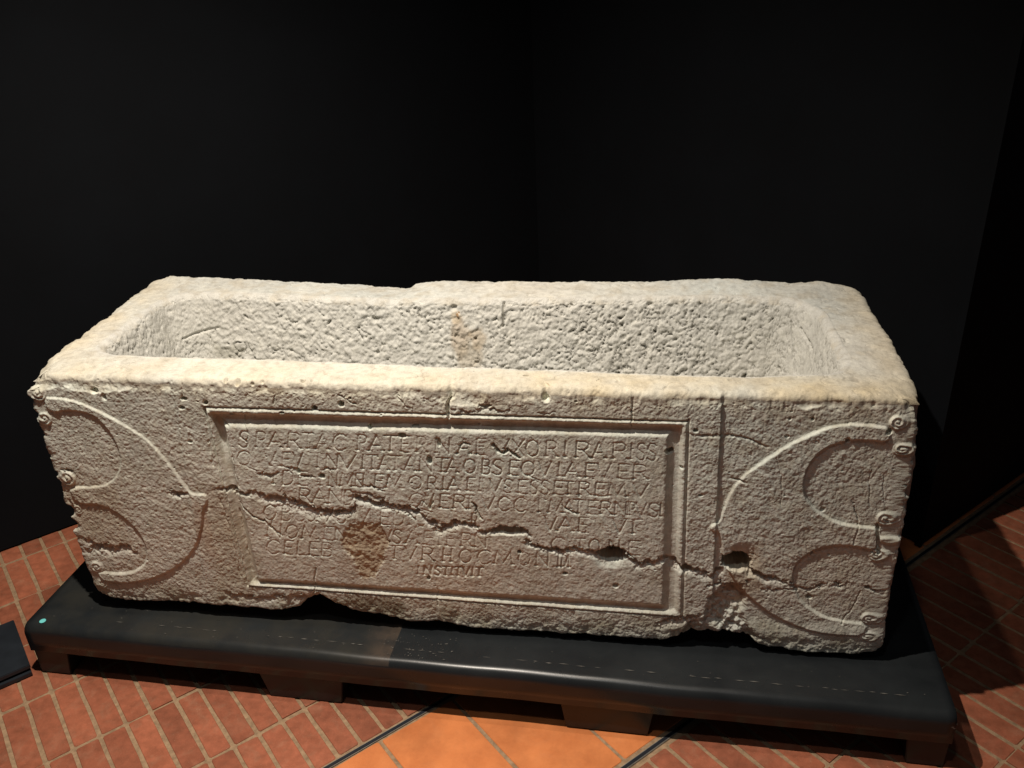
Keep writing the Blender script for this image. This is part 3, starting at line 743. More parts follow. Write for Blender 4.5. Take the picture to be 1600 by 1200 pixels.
LINES = [
 (((375, 674), (375, 699)), ((1030, 694), (1030, 720)), [('S', 374, 389), ('P', 400, 415), ('A', 419, 441), ('R', 449, 469), ('T', 473, 490), ('A', 494, 514), ('C', 521, 541), ('P', 558, 573), ('A', 577, 599), ('T', 600, 621), ('E', 627, 640), ('R', 651, 667), ('N', 681, 704), ('A', 715, 736), ('E', 744, 760), ('V', 772, 796), ('X', 801, 819), ('O', 822, 843), ('R', 853, 871), ('I', 878, 890), ('R', 899, 922), ('A', 926, 947), ('R', 957, 980), ('I', 982, 992), ('S', 996, 1009), ('S', 1012, 1027)]),
 (((390, 705), (390, 728)), ((1010, 727), (1010, 750)), [('Q', 371, 392), ('V', 412, 431), ('A', 424, 438), ('E', 441, 453), ('V', 458, 473), ('I', 491, 503), ('N', 510, 529), ('V', 530, 556), ('I', 562, 572), ('T', 574, 590), ('A', 592, 608), ('T', 609, 628), ('A', 632, 650), ('N', 656, 676), ('T', 681, 701), ('A', 698, 716), ('O', 725, 744), ('B', 753, 767), ('S', 770, 786), ('E', 796, 811), ('Q', 815, 836), ('V', 842, 862), ('I', 869, 879), ('A', 883, 906), ('F', 915, 931), ('V', 934, 955), ('E', 966, 984), ('R', 989, 1012)]),
 (((425, 735), (425, 757)), ((1015, 757), (1015, 778)), [('I', 423, 433), ('D', 441, 459), ('E', 466, 480), ('I', 497, 507), ('N', 514, 528), ('M', 532, 554), ('E', 555, 566), ('N', 550, 569), ('E', 585, 600), ('M', 604, 630), ('O', 639, 660), ('R', 668, 683), ('I', 688, 698), ('A', 700, 718), ('E', 730, 742), ('I', 746, 755), ('V', 765, 784), ('S', 788, 801), ('E', 810, 825), ('S', 829, 841), ('S', 846, 859), ('E', 866, 881), ('T', 881, 896), ('R', 904, 923), ('E', 930, 948), ('M', 951, 980), ('V', 990, 1013)]),
 (((467, 763), (467, 786)), ((1035, 787), (1035, 808)), [('R', 467, 486), ('A', 488, 510), ('N', 514, 536), ('D', 538, 552), ('Q', 640, 664), ('V', 664, 678), ('E', 687, 702), ('R', 708, 728), ('T', 727, 741), ('V', 753, 773), ('C', 779, 796), ('C', 804, 822), ('I', 838, 848), ('M', 858, 882), ('A', 880, 899), ('T', 897, 912), ('E', 919, 935), ('R', 938, 956), ('N', 961, 980), ('I', 978, 986), ('P', 984, 993), ('V', 994, 1011), ('S', 1014, 1030), ('I', 1029, 1037)]),
 (((412, 789), (412, 813)), ((995, 812), (995, 835)), [('O', 412, 432), ('B', 440, 455), ('C', 460, 476), ('O', 478, 495), ('I', 492, 500), ('V', 501, 521), ('G', 524, 541), ('M', 555, 582), ('E', 594, 611), ('D', 615, 632), ('I', 636, 646), ('C', 650, 664), ('R', 737, 747), ('V', 851, 870), ('A', 872, 896), ('E', 904, 920), ('V', 958, 979), ('T', 976, 1004)]),
 (((419, 819), (419, 840)), ((1005, 846), (1005, 868)), [('N', 418, 440), ('O', 447, 466), ('M', 472, 497), ('E', 506, 521), ('N', 524, 542), ('V', 597, 612), ('S', 614, 628), ('A', 634, 654), ('E', 662, 680), ('T', 680, 694), ('E', 698, 712), ('R', 720, 738), ('N', 742, 761), ('C', 862, 882), ('T', 900, 914), ('O', 921, 938), ('N', 952, 969), ('E', 982, 1000)]),
 (((420, 844), (420, 865)), ((890, 866), (890, 887)), [('C', 418, 436), ('E', 444, 458), ('L', 464, 479), ('E', 483, 499), ('B', 502, 520), ('T', 607, 628), ('V', 632, 651), ('R', 659, 678), ('H', 692, 707), ('O', 718, 738), ('C', 747, 767), ('M', 773, 802), ('O', 810, 829), ('N', 838, 858), ('I', 868, 878), ('M', 878, 890)]),
 (((650, 884), (650, 898)), ((755, 887), (755, 901)), [('I', 650, 658), ('N', 663, 675), ('S', 680, 689), ('T', 692, 703), ('I', 703, 711), ('T', 712, 721), ('V', 723, 734), ('I', 735, 743), ('T', 744, 755)]),
]
letter = np.zeros(U.shape); lineid = np.full(U.shape, -1, int); lcount = 0
def win(x0, x1, z0, z1):
    c0 = max(0, int(np.searchsorted(U[0, nC:nC + nF], x0)) + nC - 2); c1 = min(C1, int(np.searchsorted(U[0, nC:nC + nF], x1)) + nC + 3)
    zc = V[:, (c0 + c1) // 2]; r0 = max(0, int(np.searchsorted(zc, z0 - .02)) - 2); r1_ = min(nV, int(np.searchsorted(zc, z1 + .02)) + 3)
    return slice(r0, r1_), slice(c0, c1)
for li, (La, Ra, gl) in enumerate(LINES):
    hh = abs(F(*La[0])[1] - F(*La[1])[1])
    for ch, x0, x1 in gl:
        lcount += 1
        def mp(a, b):
            px = x0 + (x1 - x0) * a; s = (px - La[0][0]) / (Ra[0][0] - La[0][0])
            yt = La[0][1] * (1 - s) + Ra[0][1] * s; yb_ = La[1][1] * (1 - s) + Ra[1][1] * s
            return F(px + (1 - b) * -1.2, yb_ * (1 - b) + yt * b)
        if ch == 'I':
            strokes = [[(.5, 0), (.5, 1)]]
        else: strokes = GL[ch]
        for st_ in strokes:
            pp = [mp(*p) for p in st_]
            for a, b in zip(pp[:-1], pp[1:]):
                r_, c_ = win(min(a[0], b[0]) - .006, max(a[0], b[0]) + .006, min(a[1], b[1]), max(a[1], b[1]))
                d_, _t = seg_dist(U[r_, c_], V[r_, c_], a, b)
                wdt = .0027 if li < 7 else .0036
                s_ = np.clip(1 - (d_ + .25 * jit[r_, c_]) / wdt, 0, 1) * (.0026 if li < 7 else .0034)
                up = s_ > letter[r_, c_]
                letter[r_, c_] = np.where(up, s_, letter[r_, c_]); lineid[r_, c_] = np.where(up & (s_ > .0004), lcount, lineid[r_, c_])
        # serif nicks at the stem feet
        if ch in 'AFHIMNPRTE':
            feet = {'A': (0, 1), 'F': (.1,), 'H': (.08, .92), 'I': (.5,), 'M': (0, 1), 'N': (.05,), 'P': (.1,), 'R': (.1, 1.05), 'T': (.5,), 'E': (.1,)}[ch]
            for fx in feet:
                a = mp(fx, 0.06); r_, c_ = win(a[0] - .006, a[0] + .006, a[1], a[1]); d_ = np.hypot((U[r_, c_] - a[0]) / 1.5, V[r_, c_] - a[1])
                s_ = np.clip(1 - d_ / .0044, 0, 1) * .0056
                letter[r_, c_] = np.maximum(letter[r_, c_], s_)
wearL = np.clip(.86 + 1.2 * fbm(PW, 14, 3, 120), .45, 1.25)
dep += letter * wearL
# ---- cracks, holes, losses
ledge = np.zeros(U.shape)
def crack(pts, wup=.003, wlo=.02, D=None, jam=.006):
    """jagged break along a polyline: steep overhang above, sloping ledge below"""
    global dep
    P = FP([(p[0], p[1]) for p in pts]); Dv = np.array([p[2] for p in pts]); o = np.argsort(P[:, 0]); P = P[o]; Dv = Dv[o]
    x0, x1 = P[0, 0], P[-1, 0]; c0 = max(0, int(np.searchsorted(U[0, nC:nC + nF], x0 - .01)) + nC); c1 = int(np.searchsorted(U[0, nC:nC + nF], x1 + .01)) + nC
    u = U[:, c0:c1]; v = V[:, c0:c1]
    vc = np.interp(u, P[:, 0], P[:, 1]) + jam * (1.5 * (cellr[:, c0:c1] - .5) + 1.0 * (pickr[:, c0:c1] - .5)) + jam * (nmid[:, c0:c1] * .9 + ngr[:, c0:c1] * .85)
    Dd = np.interp(u, P[:, 0], Dv) * sstep(x0 - .008, x0 + .006, u) * sstep(x1 + .008, x1 - .006, u)
    s = vc - v
    wl_ = wlo * (.7 + 1.2 * np.clip(nlow[:, c0:c1] + .4, 0, 1))
    pr = sstep(-wup, wup * .6, s) * np.clip(1 - np.clip(s, 0, 1) / wl_, 0, 1) ** 1.3
    dep[:, c0:c1] += Dd * pr * (.75 + .6 * cellr[:, c0:c1] + 1.2 * ngr[:, c0:c1] + .6 * nmid[:, c0:c1])
    ledge[:, c0:c1] = np.maximum(ledge[:, c0:c1], np.clip(Dd / .014, 0, 1) * sstep(.002, .006, s) * (1 - sstep(wl_ * .7, wl_ * 1.1, s)))
    return
crack([(338, 762, .003), (352, 763, .010), (368, 767, .013), (384, 771, .009), (396, 769, .005)], wlo=.018)
crack([(398, 766, .006), (412, 773, .013), (434, 775, .014), (452, 779, .010), (470, 785, .012), (492, 793, .016), (510, 798, .018), (528, 799, .018), (545, 795, .016), (556, 790, .010)], wlo=.026)
crack([(545, 772, .004), (560, 776, .014), (585, 783, .018), (610, 787, .018), (634, 791, .014), (650, 795, .009)], wlo=.024)
crack([(548, 768, .002), (575, 772, .004), (600, 779, .006)], wlo=.012)
crack([(640, 792, .006), (655, 800, .013), (668, 811, .018), (682, 817, .012)], wlo=.014)
crack([(678, 826, .006), (692, 822, .014), (706, 815, .020), (724, 813, .022), (738, 820, .014), (752, 826, .009)], wlo=.020)
crack([(752, 828, .008), (768, 828, .020), (790, 824, .026), (812, 824, .028), (824, 829, .018), (828, 836, .008)], wlo=.022)
crack([(820, 846, .008), (832, 849, .020), (845, 855, .018), (860, 858, .020), (876, 860, .016), (888, 858, .008)], wlo=.020)
crack([(886, 858, .006), (905, 856, .010), (920, 858, .012), (934, 862, .014)], wlo=.026)
crack([(980, 868, .008), (996, 880, .012), (1020, 876, .012), (1040, 868, .014), (1052, 876, .012), (1066, 884, .014)], wlo=.024)
crack([(1060, 884, .010), (1075, 885, .014), (1095, 893, .010), (1112, 898, .010), (1128, 890, .012)], wlo=.020)
crack([(1165, 890, .010), (1182, 894, .018), (1196, 900, .016), (1206, 902, .010), (1225, 907, .006), (1246, 918, .005)], wlo=.020)
crack([(1246, 918, .003), (1262, 922, .009), (1278, 920, .010), (1292, 915, .005)], wlo=.009)
crack([(1298, 914, .003), (1312, 917, .009), (1326, 914, .004)], wlo=.008)
crack([(1352, 914, .005), (1362, 920, .012), (1372, 926, .006), (1388, 935, .004)], wlo=.014)
crack([(1190, 922, .003), (1225, 918, .008), (1245, 924, .006)], wlo=.010)
crack([(263, 770, .003), (272, 771, .012), (285, 772, .012), (294, 770, .004)], wlo=.010)
crack([(466, 742, .002), (476, 744, .008), (490, 744, .007)], wlo=.006, jam=.002)
crack([(403, 738, .006), (420, 742, .008), (436, 736, .003)], wlo=.012)
crack([(443, 730, .003), (460, 731, .006), (470, 734, .003)], wlo=.008)
crack([(502, 733, .003), (512, 730, .008), (524, 733, .004)], wlo=.008)
crack([(566, 760, .003), (580, 757, .008), (590, 764, .006), (600, 768, .003)], wlo=.007, jam=.003)
crack([(132, 858, .006), (150, 852, .012), (172, 854, .012), (194, 852, .010), (212, 862, .006)], wlo=.028)
crack([(127, 842, .004), (140, 846, .008), (150, 852, .006)], wlo=.02)
crack([(92, 736, .005), (104, 734, .010), (112, 738, .005)], wlo=.010)
crack([(85, 765, .003), (96, 770, .008), (110, 785, .006), (118, 800, .005)], wlo=.02)
crack([(1075, 677, .002), (1100, 681, .004), (1128, 680, .003)], wlo=.006, jam=.002)
crack([(1132, 681, .002), (1160, 684, .003), (1190, 696, .0035), (1205, 700, .001)], wlo=.006, jam=.002)
crack([(1143, 748, .004), (1152, 750, .012), (1164, 753, .008)], wup=.0015, wlo=.006, jam=.001)
crack([(700, 640, .002), (720, 645, .004), (740, 643, .003), (760, 640, .001)], wlo=.01)
crack([(740, 636, .002), (770, 640, .006), (800, 642, .002)], wlo=.008)
crack([(878, 789, .002), (886, 795, .008), (898, 800, .005), (906, 804, .002)], wup=.0015, wlo=.007, jam=.001)
crack([(520, 612, .001), (540, 622, .006), (556, 630, .004)], wlo=.01)
crack([(620, 618, .004), (632, 630, .006), (645, 640, .002)], wlo=.008)
# rough undercut breaks in the lower edge
crack([(350, 924, .003), (380, 930, .007), (410, 934, .006), (450, 930, .005), (480, 934, .004)], wlo=.03)
crack([(1025, 974, .004), (1050, 966, .010), (1075, 965, .012), (1095, 960, .008)], wlo=.03)
crack([(1100, 918, .003), (1125, 912, .008), (1150, 916, .010), (1172, 906, .004)], wlo=.012)
def groove(pts, wd=.0016, D=.004, jam=.006):
    global dep
    P = FP(pts)
    for a, b in zip(P[:-1], P[1:]):
        r_, c_ = win(min(a[0], b[0]) - .01, max(a[0], b[0]) + .01, min(a[1], b[1]), max(a[1], b[1]))
        d_, _ = seg_dist(U[r_, c_] + jam * nmid[r_, c_], V[r_, c_] + jam * ngr[r_, c_], a, b)
        dep[r_, c_] += D * (1 - sstep(0, wd * 2, d_))
groove([(990, 612), (989, 622), (987, 636), (987, 650), (987, 668)], .0012, .004)
groove([(706, 612), (703, 625), (700, 636), (700, 655)], .0028, .009)
groove([(716, 610), (706, 626)], .0018, .004)
groove([(380, 645), (381, 660), (386, 675), (384, 690)], .0008, .004)
groove([(494, 888), (491, 905), (489, 930)], .0012, .006)
groove([(683, 920), (683, 945)], .001, .004)
groove([(375, 788), (395, 808), (412, 814), (425, 825), (437, 836)], .0018, .005)
groove([(425, 812), (424, 822), (440, 838)], .001, .002)
groove([(771, 695), (778, 705), (787, 708), (795, 703), (806, 712), (812, 716)], .0026, .010)
groove([(718, 696), (724, 693), (733, 694)], .002, .006)
groove([(737, 785), (744, 791), (744, 798), (750, 808), (753, 811)], .0022, .009)
groove([(650, 795), (660, 782), (666, 790)], .001, .003)
groove([(674, 783), (673, 795)], .0016, .006)
groove([(633, 802), (642, 806), (648, 812)], .0016, .007)
groove([(1345, 925), (1338, 945), (1325, 962), (1315, 975)], .001, .0035)
groove([(1215, 715), (1222, 760), (1222, 790)], .0007, .0015)
groove([(1362, 735), (1360, 790)], .0009, .002); groove([(1382, 745), (1383, 800)], .0009, .0015)
groove([(1338, 795), (1342, 825), (1335, 850)], .001, .0035)
groove([(1262, 930), (1265, 950)], .001, .003)
groove([(430, 620), (428, 632)], .001, .003); groove([(285, 606), (285, 625)], .0016, .003)
groove([(1120, 640), (1128, 628)], .001, .002)
groove([(840, 645), (856, 648), (868, 642)], .001, .002)
groove([(1404, 760), (1420, 768)], .002, .006)
groove([(318, 640), (326, 690), (334, 730)], .0018, .0034); groove([(350, 672), (362, 715), (372, 760)], .0018, .0034)
groove([(372, 800), (384, 860), (392, 895)], .002, .003); groove([(345, 780), (362, 840), (376, 900)], .0015, .0022)
def hole(px, py, rx, ry, D, soft=.35):
    global dep
    cx, cz = F(px, py); ax = abs(F(px + rx, py)[0] - cx); az = abs(F(px, py + ry)[1] - cz)
    r_, c_ = win(cx - ax * 2 - .01, cx + ax * 2 + .01, cz - az * 2 - .01, cz + az * 2 + .01)
    q = np.hypot((U[r_, c_] - cx) / ax, (V[r_, c_] - cz) / az) + .22 * ngr[r_, c_]
    dep[r_, c_] += D * (1 - sstep(1 - soft, 1.05, q))
for h_ in ((321, 629, 4, 4, .016), (287, 623, 6, 3, .010), (284, 637, 5, 3, .008), (491, 638, 5, 4, .016), (533, 631, 5, 5, .018), (547, 622, 2, 2, .008), (503, 744, 5, 4, .018), (628, 681, 7, 4, .018),
           (577, 669, 3, 4, .012), (853, 624, 6, 5, .018), (1046, 706, 7, 5, .014), (1073, 889, 9, 6, .030), (883, 896, 4, 2.5, .014), (962, 915, 5, 4, .008), (670, 903, 2.5, 3.5, .012),
           (671, 719, 4, 7, .012), (1087, 673, 4, 3, .010), (1235, 656, 2.5, 3, .008), (1271, 657, 2.5, 3, .008), (145, 612, 6, 5, .012), (161, 621, 4, 6, .008), (466, 736, 3, 5, .010), (297, 690, 4, 3, .006),
           (1065, 731, 3, 3, .006), (1325, 688, 4, 5, .007), (1095, 774, 4, 2, .005), (1357, 920, 4, 3, .010), (1390, 676, 5, 5, .012), (1145, 683, 3, 3, .004), (686, 692, 3, 8, .007), (1230, 684, 4, 3, .004),
           (648, 668, 6, 2, .006), (440, 645, 4, 2, .005), (360, 648, 5, 2, .005), (1286, 798, 4, 4, .005), (812, 862, 3, 3, .008), (1265, 935, 6, 4, .008)): hole(*h_)
hole(957, 867, 23, 12, .120, .22); hole(1151, 879, 23, 14, .130, .20); hole(795, 830, 30, 7, .020, .6)
hole(955, 872, 34, 18, .010, .8); hole(1160, 872, 34, 24, .007, .8)
# broken hollow above the right foot notch, and the filled patch in the text
bp_ = poly_sd(U[:, cR - 320:], V[:, cR - 320:], FP([(1105, 935), (1128, 918), (1160, 915), (1166, 935), (1162, 968), (1195, 1000), (1100, 1008), (1060, 1000), (1075, 975), (1100, 962)]))
kk_ = sstep(-.004, .012, bp_ + .010 * nmid[:, cR - 320:]); dep[:, cR - 320:] += kk_ * (.012 + .011 * nmid[:, cR - 320:] + .002 * ngr[:, cR - 320:] + .003 * (cellr[:, cR - 320:] - .5))
bp2 = poly_sd(U[:, :cL + 300], V[:, :cL + 300], FP([(452, 958), (480, 932), (498, 926), (520, 940), (545, 950), (545, 975), (455, 975)]))
dep[:, :cL + 300] += .014 * sstep(-.004, .014, bp2 + .006 * nmid[:, :cL + 300])
patch_pts = FP([(542, 824), (560, 817), (595, 820), (604, 836), (609, 850), (602, 860), (600, 876), (592, 890), (586, 904), (566, 906), (560, 890), (552, 872), (536, 858), (533, 845)])
psd = poly_sd(U[:, :cL + 400], V[:, :cL + 400], patch_pts); patch = np.zeros(U.shape); patch[:, :cL + 400] = sstep(-.003, .004, psd + .006 * ngr[:, :cL + 400])
nl2 = fbm(PW, 55, 3, 140)
dep += patch * (.0026 + .004 * nl2) - patch * letter * wearL
# pale spall scars and the battered top edge
for (px, py, rx, ry, D) in ((1262, 618, 34, 22, .008), (1382, 612, 44, 24, .010), (1432, 640, 16, 22, .006), (150, 600, 60, 14, .006), (60, 600, 30, 10, .006), (720, 622, 40, 14, .006), (1195, 622, 40, 10, .004), (830, 612, 60, 8, .004), (1380, 900, 30, 16, .0)):
    cx, cz = F(px, py); ax = abs(F(px + rx, py)[0] - cx); az = abs(F(px, py + ry)[1] - cz)
    q = np.hypot((U - cx) / ax, (V - cz) / az) + .25 * nmid
    dep += D * np.clip(1 - q * q, 0, 1) ** .7 * (q < 1)
etop = sstep(.050, .0, (H + dz_out[:C1])[None] - V)
chipF = np.clip(fbm(PW, 30, 4, 31, .6) + .12, 0, 1)
dep += .017 * chipF * etop ** 2 + .006 * np.clip(ngr, 0, 1) * etop
elow = sstep(.07, .0, V - zlip[None])
dep += elow * (.007 * np.clip(nmid + .1, 0, 1) + .001 * np.abs(ngr) + .001 * elow)
# side ends: battered vertical corners
eend = np.maximum(sstep(.020, 0, U), sstep(Lx - .020, Lx, U))
endn = fbm(PW * np.array([.3, .3, 1]), 30, 3, 150)
dep += eend * (.008 * np.clip(endn + .05, 0, 1) + .0015 * np.abs(nmid))
for (px, py, r, D) in ((95, 742, .010, .006), (106, 800, .02, .012), (122, 822, .02, .010), (1422, 772, .014, .006), (52, 650, .012, .004)):
    cx, cz = F(px, py); q = np.hypot(U - (0 if cx < 1 else Lx), V - cz) / r; dep += D * (1 - sstep(.3, 1.2, q))
# ease displacement into the ring at the very top rows
tblend = sstep(.975, 1.0, tv)
depTop = dep[nV - 14:nV - 2].mean(0); depTop = np.convolve(np.pad(depTop, 2, 'edge'), np.ones(5) / 5, 'valid')
for k in range(nf1 + nrim):
    t_ = 0 if k < nf1 else (k - nf1) / nrim
    wv_ = 1 - float(sstep(0, .42, t_)); nz_ = min(1.0, k / nf1)
    VR[k, :C1, :2] -= NFo * (depTop * wv_)[:, None]
    VR[k, :C1, 2] -= .35 * depTop * wv_ * nz_ * (1 - .5 * t_)
hring0 = depTop[None] - hgt[0, :C1][None]
depF = dep * (1 - tblend) + hring0 * tblend
VF = Bf - np.concatenate([np.broadcast_to(NFo[None], (nV, C1, 2)), np.zeros((nV, C1, 1))], -1) * depF[..., None]
VF[-1] = VR[0, :C1]
# propagate the displacement of the arris a few rows into the ring so that there is no step
def round_corner(P, x0, sgn, R_, dz_):
    a = np.clip((R_ - (P[..., 0] - x0) * sgn) / R_, 0, 1); b = np.clip((P[..., 2] - (H - R_)) / R_, 0, 1); c_ = sstep(.12, .02, P[..., 1])
    q = (a * b) ** 1.4 * c_
    P[..., 2] -= dz_ * q; P[..., 0] += sgn * dz_ * .7 * q; P[..., 1] += dz_ * .5 * q
for P_ in (VR, VF):
    round_corner(P_, 0, 1, .055, .020); round_corner(P_, Lx, -1, .05, .014)
    P_[..., 0] -= .013 * sstep(.016, 0, P_[..., 0]) * sstep(.0, .3, P_[..., 2])
    P_[..., 0] += sstep(Lx - .030, Lx - .002, P_[..., 0]) * (.014 + .010 * sstep(H, H - .25, P_[..., 2]))
# ---- underside rows
under = []
for k in range(1, 15):
    a = k / 5.0
    if k <= 5:
        an = pi / 2 * a
        off = rL * (1 - math.cos(an)); z = (zlip + rL) - rL * math.sin(an)
    else:
        s = (k - 5) / 9.0; off = rL + .20 * s; z = zlip * (1 - sstep(.80, 1, np.array(s))) + ZB * sstep(.80, 1, np.array(s))
    xy = VF[0, :, :2] - NFo * min(off, rL) + np.array([0, 1.0]) * max(0, off - rL)
    xy[:, 0] = np.clip(xy[:, 0], .004, Lx - .004)
    p = np.stack([xy[:, 0], xy[:, 1] + 0, z + 0 * xy[:, 0]], -1)
    p[:, 2] += .004 * fbm(p, 40, 3, 160) * (k > 1)
    under.append(p)
under = np.array(under[::-1])
VFall = np.concatenate([under, VF], 0); nU = len(under); nRF = nU + nV

# ---- colour (mineral tint, stains, darker pits and cracks, painted falloff on front rim)
def tint(P, up):
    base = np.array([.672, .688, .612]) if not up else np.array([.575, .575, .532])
    c = np.ones(P.shape[:-1] + (3,)) * base
    a = fbm(P, 5, 3, 201)[..., None]; b = fbm(P, 16, 3, 202)[..., None]
    c = c * (1 + .16 * a + .10 * b)
    c = c * (1 + np.array([.02, -.01, -.035]) * (2.2 * fbm(P, 3, 2, 203)[..., None]))
    return c
def blend(c, m_, col): return c * (1 - m_[..., None]) + np.array(col) * m_[..., None]
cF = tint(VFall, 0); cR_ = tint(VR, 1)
FU, FV = VFall[..., 0], VFall[..., 2]
cF = blend(cF, np.clip(1.1 * fbm(VFall, 21, 4, 216, .62), 0, .40), (.47, .43, .33))
cF = blend(cF, np.clip(1.0 * fbm(VFall, 48, 3, 217, .6) - .05, 0, .30), (.78, .76, .71))
# rosier cast on the tablet and lower middle
q = sstep(.55, .2, FV) * (.3 + .6 * np.clip(fbm(VFall, 8, 3, 210) + .3, 0, 1)); cF = blend(cF, .22 * q, (.60, .53, .48))
ed = sstep(H - .075, H - .005, FV); cF = blend(cF, .55 * ed * np.clip(.5 + fbm(VFall, 14, 3, 211), 0, 1), (.66, .56, .38))
lm = sstep(.0, .07, (.12 - FV)) * np.clip(.35 + 1.2 * fbm(VFall, 13, 3, 212), 0, 1); cF = blend(cF, .55 * lm, (.40, .37, .25))
def blob(P, c, px, py, rx, ry, col, amt, Y=0.0, cells=None, seed=5):
    cx, cz = F(px, py, Y); ax = abs(F(px + rx, py, Y)[0] - cx); az = abs(F(px, py + ry, Y)[1] - cz)
    q = np.hypot((P[..., 0] - cx) / ax, (P[..., 2] - cz) / az) + .55 * fbm(P, 26, 3, seed)
    mm = amt * (1 - sstep(.55, 1.1, q))
    if cells is not None: mm = mm * cells
    return blend(c, mm, col)
PT = np.zeros(FU.shape); PT[nU:] = patch
LT = np.zeros(FU.shape); LT[nU:] = ledge; cF = blend(cF, .60 * LT * np.clip(.7 + fbm(VFall, 20, 2, 215), 0, 1), (.74, .72, .67))
cF = blend(cF, .75 * PT, (.46, .36, .235))
cF = blob(VFall, cF, 568, 860, 40, 56, (.46, .37, .26), .40)
cF = blob(VFall, cF, 365, 870, 48, 90, (.50, .44, .30), .32, seed=6)
cF = blob(VFall, cF, 350, 800, 30, 60, (.46, .38, .28), .4, seed=7)
cF = blob(VFall, cF, 150, 800, 60, 60, (.50, .42, .30), .45, seed=8)
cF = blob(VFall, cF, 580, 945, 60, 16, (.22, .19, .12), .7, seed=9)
cF = blob(VFall, cF, 1165, 900, 34, 46, (.46, .36, .24), .5, seed=10)
cF = blob(VFall, cF, 320, 830, 14, 50, (.44, .30, .20), .45, seed=11)
for a in ((1262, 618, 34, 20), (1382, 612, 40, 20)): cF = blob(VFall, cF, *a, (.72, .70, .64), .8, seed=12)
cF = blob(VFall, cF, 740, 862, 700, 6, (.66, .60, .52), .0, seed=13)
# ring colours: patina over the front rim, painted darker rightward for light falloff, greyer basin, rust streak
kk = kinds[:, None] * np.ones((1, NC)); y = VR[..., 1]; x = VR[..., 0]
frm = (kk <= 2) * sstep(.16, .04, y) ; cR_ = blend(cR_, np.clip((.50 + .35 * sstep(.9, 1.5, x)) * frm * (.75 + .7 * fbm(VR, 11, 3, 220)), 0, 1), (.58, .49, .33))
sdm = (kk <= 1) * np.maximum(sstep(.12, .02, x), sstep(Lx - .10, Lx, x)) * (1 - frm); cR_ = blend(cR_, np.clip(.45 * sdm * (.8 + .8 * fbm(VR, 12, 3, 221)), 0, 1), (.70, .58, .38))
bas = (kk >= 2) * 1.0; cR_ = blend(cR_, .75 * bas, (.585, .575, .535))
rim_c = np.zeros(hgt.shape); rim_c[rr] = rcr * (kinds[rr][:, None] == 1); cR_ = blend(cR_, .40 * rim_c, (.30, .26, .20))
cR_ = blend(cR_, (kk <= 2) * np.clip(.9 * fbm(VR, 19, 4, 224, .6) + .05, 0, .45), (.46, .41, .32))
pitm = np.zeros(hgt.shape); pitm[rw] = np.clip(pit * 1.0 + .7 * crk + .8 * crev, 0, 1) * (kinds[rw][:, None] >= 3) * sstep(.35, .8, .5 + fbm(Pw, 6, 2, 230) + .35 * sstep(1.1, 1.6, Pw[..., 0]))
cR_ = blend(cR_, .78 * pitm, (.12, .11, .085))  # pits, cracks and crevices of the basin wall coloured darker
bk_ = (y > .40)[..., None] * 1.0
for a in ((722, 520, 16, 30, (.44, .36, .27), .65, .555), (738, 552, 22, 30, (.42, .37, .29), .6, .545), (715, 490, 8, 10, (.60, .50, .36), .6, .56), (750, 520, 14, 18, (.42, .34, .24), .6, .555), (365, 545, 30, 12, (.40, .39, .33), .5, .55), (270, 520, 14, 20, (.50, .50, .44), .4, .55)):
    c2 = blob(VR, cR_, a[0], a[1], a[2], a[3], a[4], a[5], a[6], seed=14); cR_ = np.where(bk_ > 0, c2, cR_)

# ---- assemble vertex list and faces
nA = NR * NC
idR = np.arange(NR * NC).reshape(NR, NC)
idF = nA + np.arange((nRF - 1) * C1).reshape(nRF - 1, C1)
idF = np.concatenate([idF, idR[0:1, np.arange(C1) % NC]], 0)
verts = np.concatenate([VR.reshape(-1, 3), VFall[:-1].reshape(-1, 3)], 0)
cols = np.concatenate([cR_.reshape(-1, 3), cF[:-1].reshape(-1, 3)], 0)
nx_ = (np.arange(NC) + 1) % NC
qR = np.stack([idR[:-1], idR[:-1][:, nx_], idR[1:][:, nx_], idR[1:]], -1)          # (NR-1, NC, 4)
qF = np.stack([idF[:-1, :-1], idF[:-1, 1:], idF[1:, 1:], idF[1:, :-1]], -1)
allq = np.concatenate([qR.reshape(-1, 4), qF.reshape(-1, 4)])
p0, p1, p2, p3 = (verts[allq[:, i]] for i in range(4))
fn = np.cross(p2 - p0, p3 - p1)
vn = np.zeros_like(verts)
for i in range(4):
    for ax in range(3): vn[:, ax] += np.bincount(allq[:, i], weights=fn[:, ax], minlength=len(verts))
vn /= np.linalg.norm(vn, axis=1, keepdims=True) + 1e-12
sar = empty('sarcophagus', (0, 0, 0))
tag(sar, 'open pale limestone sarcophagus with carved Latin inscription and curled shield reliefs on a steel base', 'sarcophagus')
def part(name, quads, parent, label=None):
    quads = quads.reshape(-1, 4)
    if not len(quads): return None
    ids, inv = np.unique(quads, return_inverse=True); inv = inv.reshape(-1)
    me = bpy.data.meshes.new(name); n, f = len(ids), len(quads)
    me.vertices.add(n); me.vertices.foreach_set('co', verts[ids].astype(np.float32).ravel())
    me.loops.add(f * 4); me.loops.foreach_set('vertex_index', inv.astype(np.int32))
    me.polygons.add(f); me.polygons.foreach_set('loop_start', np.arange(0, f * 4, 4, dtype=np.int32))
    me.update(calc_edges=True)
    at = me.color_attributes.new('stone_tint', 'FLOAT_COLOR', 'POINT')
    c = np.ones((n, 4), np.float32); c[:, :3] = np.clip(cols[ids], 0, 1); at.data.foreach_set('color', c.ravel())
    me.shade_smooth()
    me.normals_split_custom_set_from_vertices(vn[ids].astype(np.float32))
    me.materials.append(STONE)
    o = bpy.data.objects.new(name, me); COL.objects.link(o); o.parent = parent
    if label: o['label'] = label
    return o
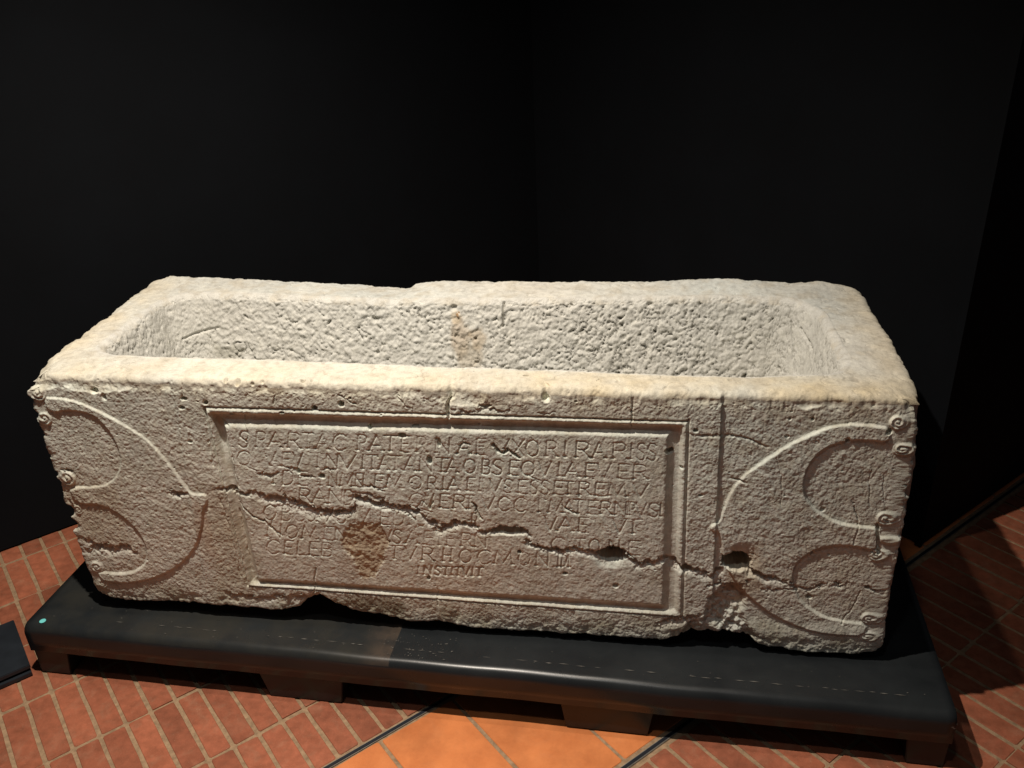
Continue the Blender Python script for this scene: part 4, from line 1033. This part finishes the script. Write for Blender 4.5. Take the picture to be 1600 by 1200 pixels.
# ring -> rim, basin
nrim_rows = nf1 + nrim + nf2 // 2
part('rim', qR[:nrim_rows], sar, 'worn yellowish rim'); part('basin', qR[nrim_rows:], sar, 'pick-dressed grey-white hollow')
# front labels per face
fc = lambda A: .25 * (A[:-1, :-1] + A[1:, :-1] + A[:-1, 1:] + A[1:, 1:])
lab = np.zeros((nRF - 1, C1 - 1), int)
def setl(mask_v, val, only=None):
    mm = fc(mask_v.astype(float)) > .5; mm = np.concatenate([np.zeros((nU, C1 - 1), bool), mm], 0)
    if only is not None: mm &= np.isin(lab, only)
    lab[mm] = val
setl((do > 0) & (di <= 0), 1); setl(di > 0, 2); setl(sdL > -.001, 3); setl(sdR > -.001, 4)
for i, (s, mk) in enumerate(volmask): setl(mk, 20 + i)
mm = np.concatenate([np.full((nU, C1 - 1), -1), np.maximum(lineid[:-1, :-1], lineid[1:, 1:])], 0)
lab = np.where((lab == 2) & (mm > 0), 100 + mm, lab)
part('front_wall', qF[lab == 0], sar)
part('moulded_frame', qF[lab == 1], sar)
tb = part('inscribed_tablet', qF[lab == 2], sar)
for li in range(1, lcount + 1): part('letter', qF[lab == 100 + li], tb)
pL = part('pelta', qF[lab == 3], sar, 'crescent shield relief at the left end'); pR = part('pelta', qF[lab == 4], sar, 'crescent shield relief at the right end')
for i, (s, mk) in enumerate(volmask): part('volute', qF[lab == 20 + i], pL if s == 'L' else pR)
# plain ends and back
oc = np.arange(C1 - 1, NC + 1, 2); oc[-1] = NC
oc = oc % NC; rowsz = 60
sv = []; 
for k in range(rowsz + 1):
    t = k / rowsz; ends = sstep(.26, .04, PO[oc, 1]); zb_ = ZB + (np.where(PO[oc, 0] < 1, zlip[0], zlip[-1]) + .012 - ZB) * ends; z = VR[0, oc, 2] * (1 - t) + zb_ * t
    p = np.stack([VR[0, oc, 0], VR[0, oc, 1], z], -1)
    if 0 < k: p[:, :2] += NO[oc] * (.005 * fbm(p, 18, 3, 240) + .003 * fbm(p, 70, 3, 241))[:, None] * (.0 if k == 0 else 1)
    p[:, 0] += np.where(PO[oc, 0] > 1, .014 * sstep(0, .3, t) * sstep(.5, .0, PO[oc, 1]), 0)
    sv.append(p)
ns = len(oc); sv = np.array(sv).reshape(-1, 3)
fs = [(k * ns + i, k * ns + i + 1, (k + 1) * ns + i + 1, (k + 1) * ns + i) for k in range(rowsz) for i in range(ns - 1)]
fs = [f[::-1] for f in fs]
fs.append(tuple(rowsz * ns + i for i in range(ns) if sv[rowsz * ns + i][1] > .20))
sw = mesh_obj('outer_wall', sv, fs, STONE, sar, True)
at = sw.data.color_attributes.new('stone_tint', 'FLOAT_COLOR', 'POINT'); cc = np.tile([.58, .51, .43, 1], (len(sv), 1)).astype(np.float32); at.data.foreach_set('color', cc.ravel())
# iron stub in the back wall of the basin
bx_, bz_ = F(716, 491, .548)
me_v = bmesh.new(); bmesh.ops.create_icosphere(me_v, subdivisions=4, radius=1)
for v_ in me_v.verts:
    c_ = v_.co.copy(); n_ = 1 + .22 * math.sin(c_.x * 5 + c_.z * 4) * math.cos(c_.y * 6) + .1 * math.sin(c_.z * 13 + c_.x * 9)
    v_.co = Vector((c_.x * .011, c_.y * .016, c_.z * .013)) * n_
st_o = bm_obj('fixing_stub', me_v, IRON, sar, True); st_o.location = (bx_, .548, bz_); st_o['label'] = 'rusty fixing stub in the back wall of the hollow'
print('verts', len(verts), 'quads', len(allq))
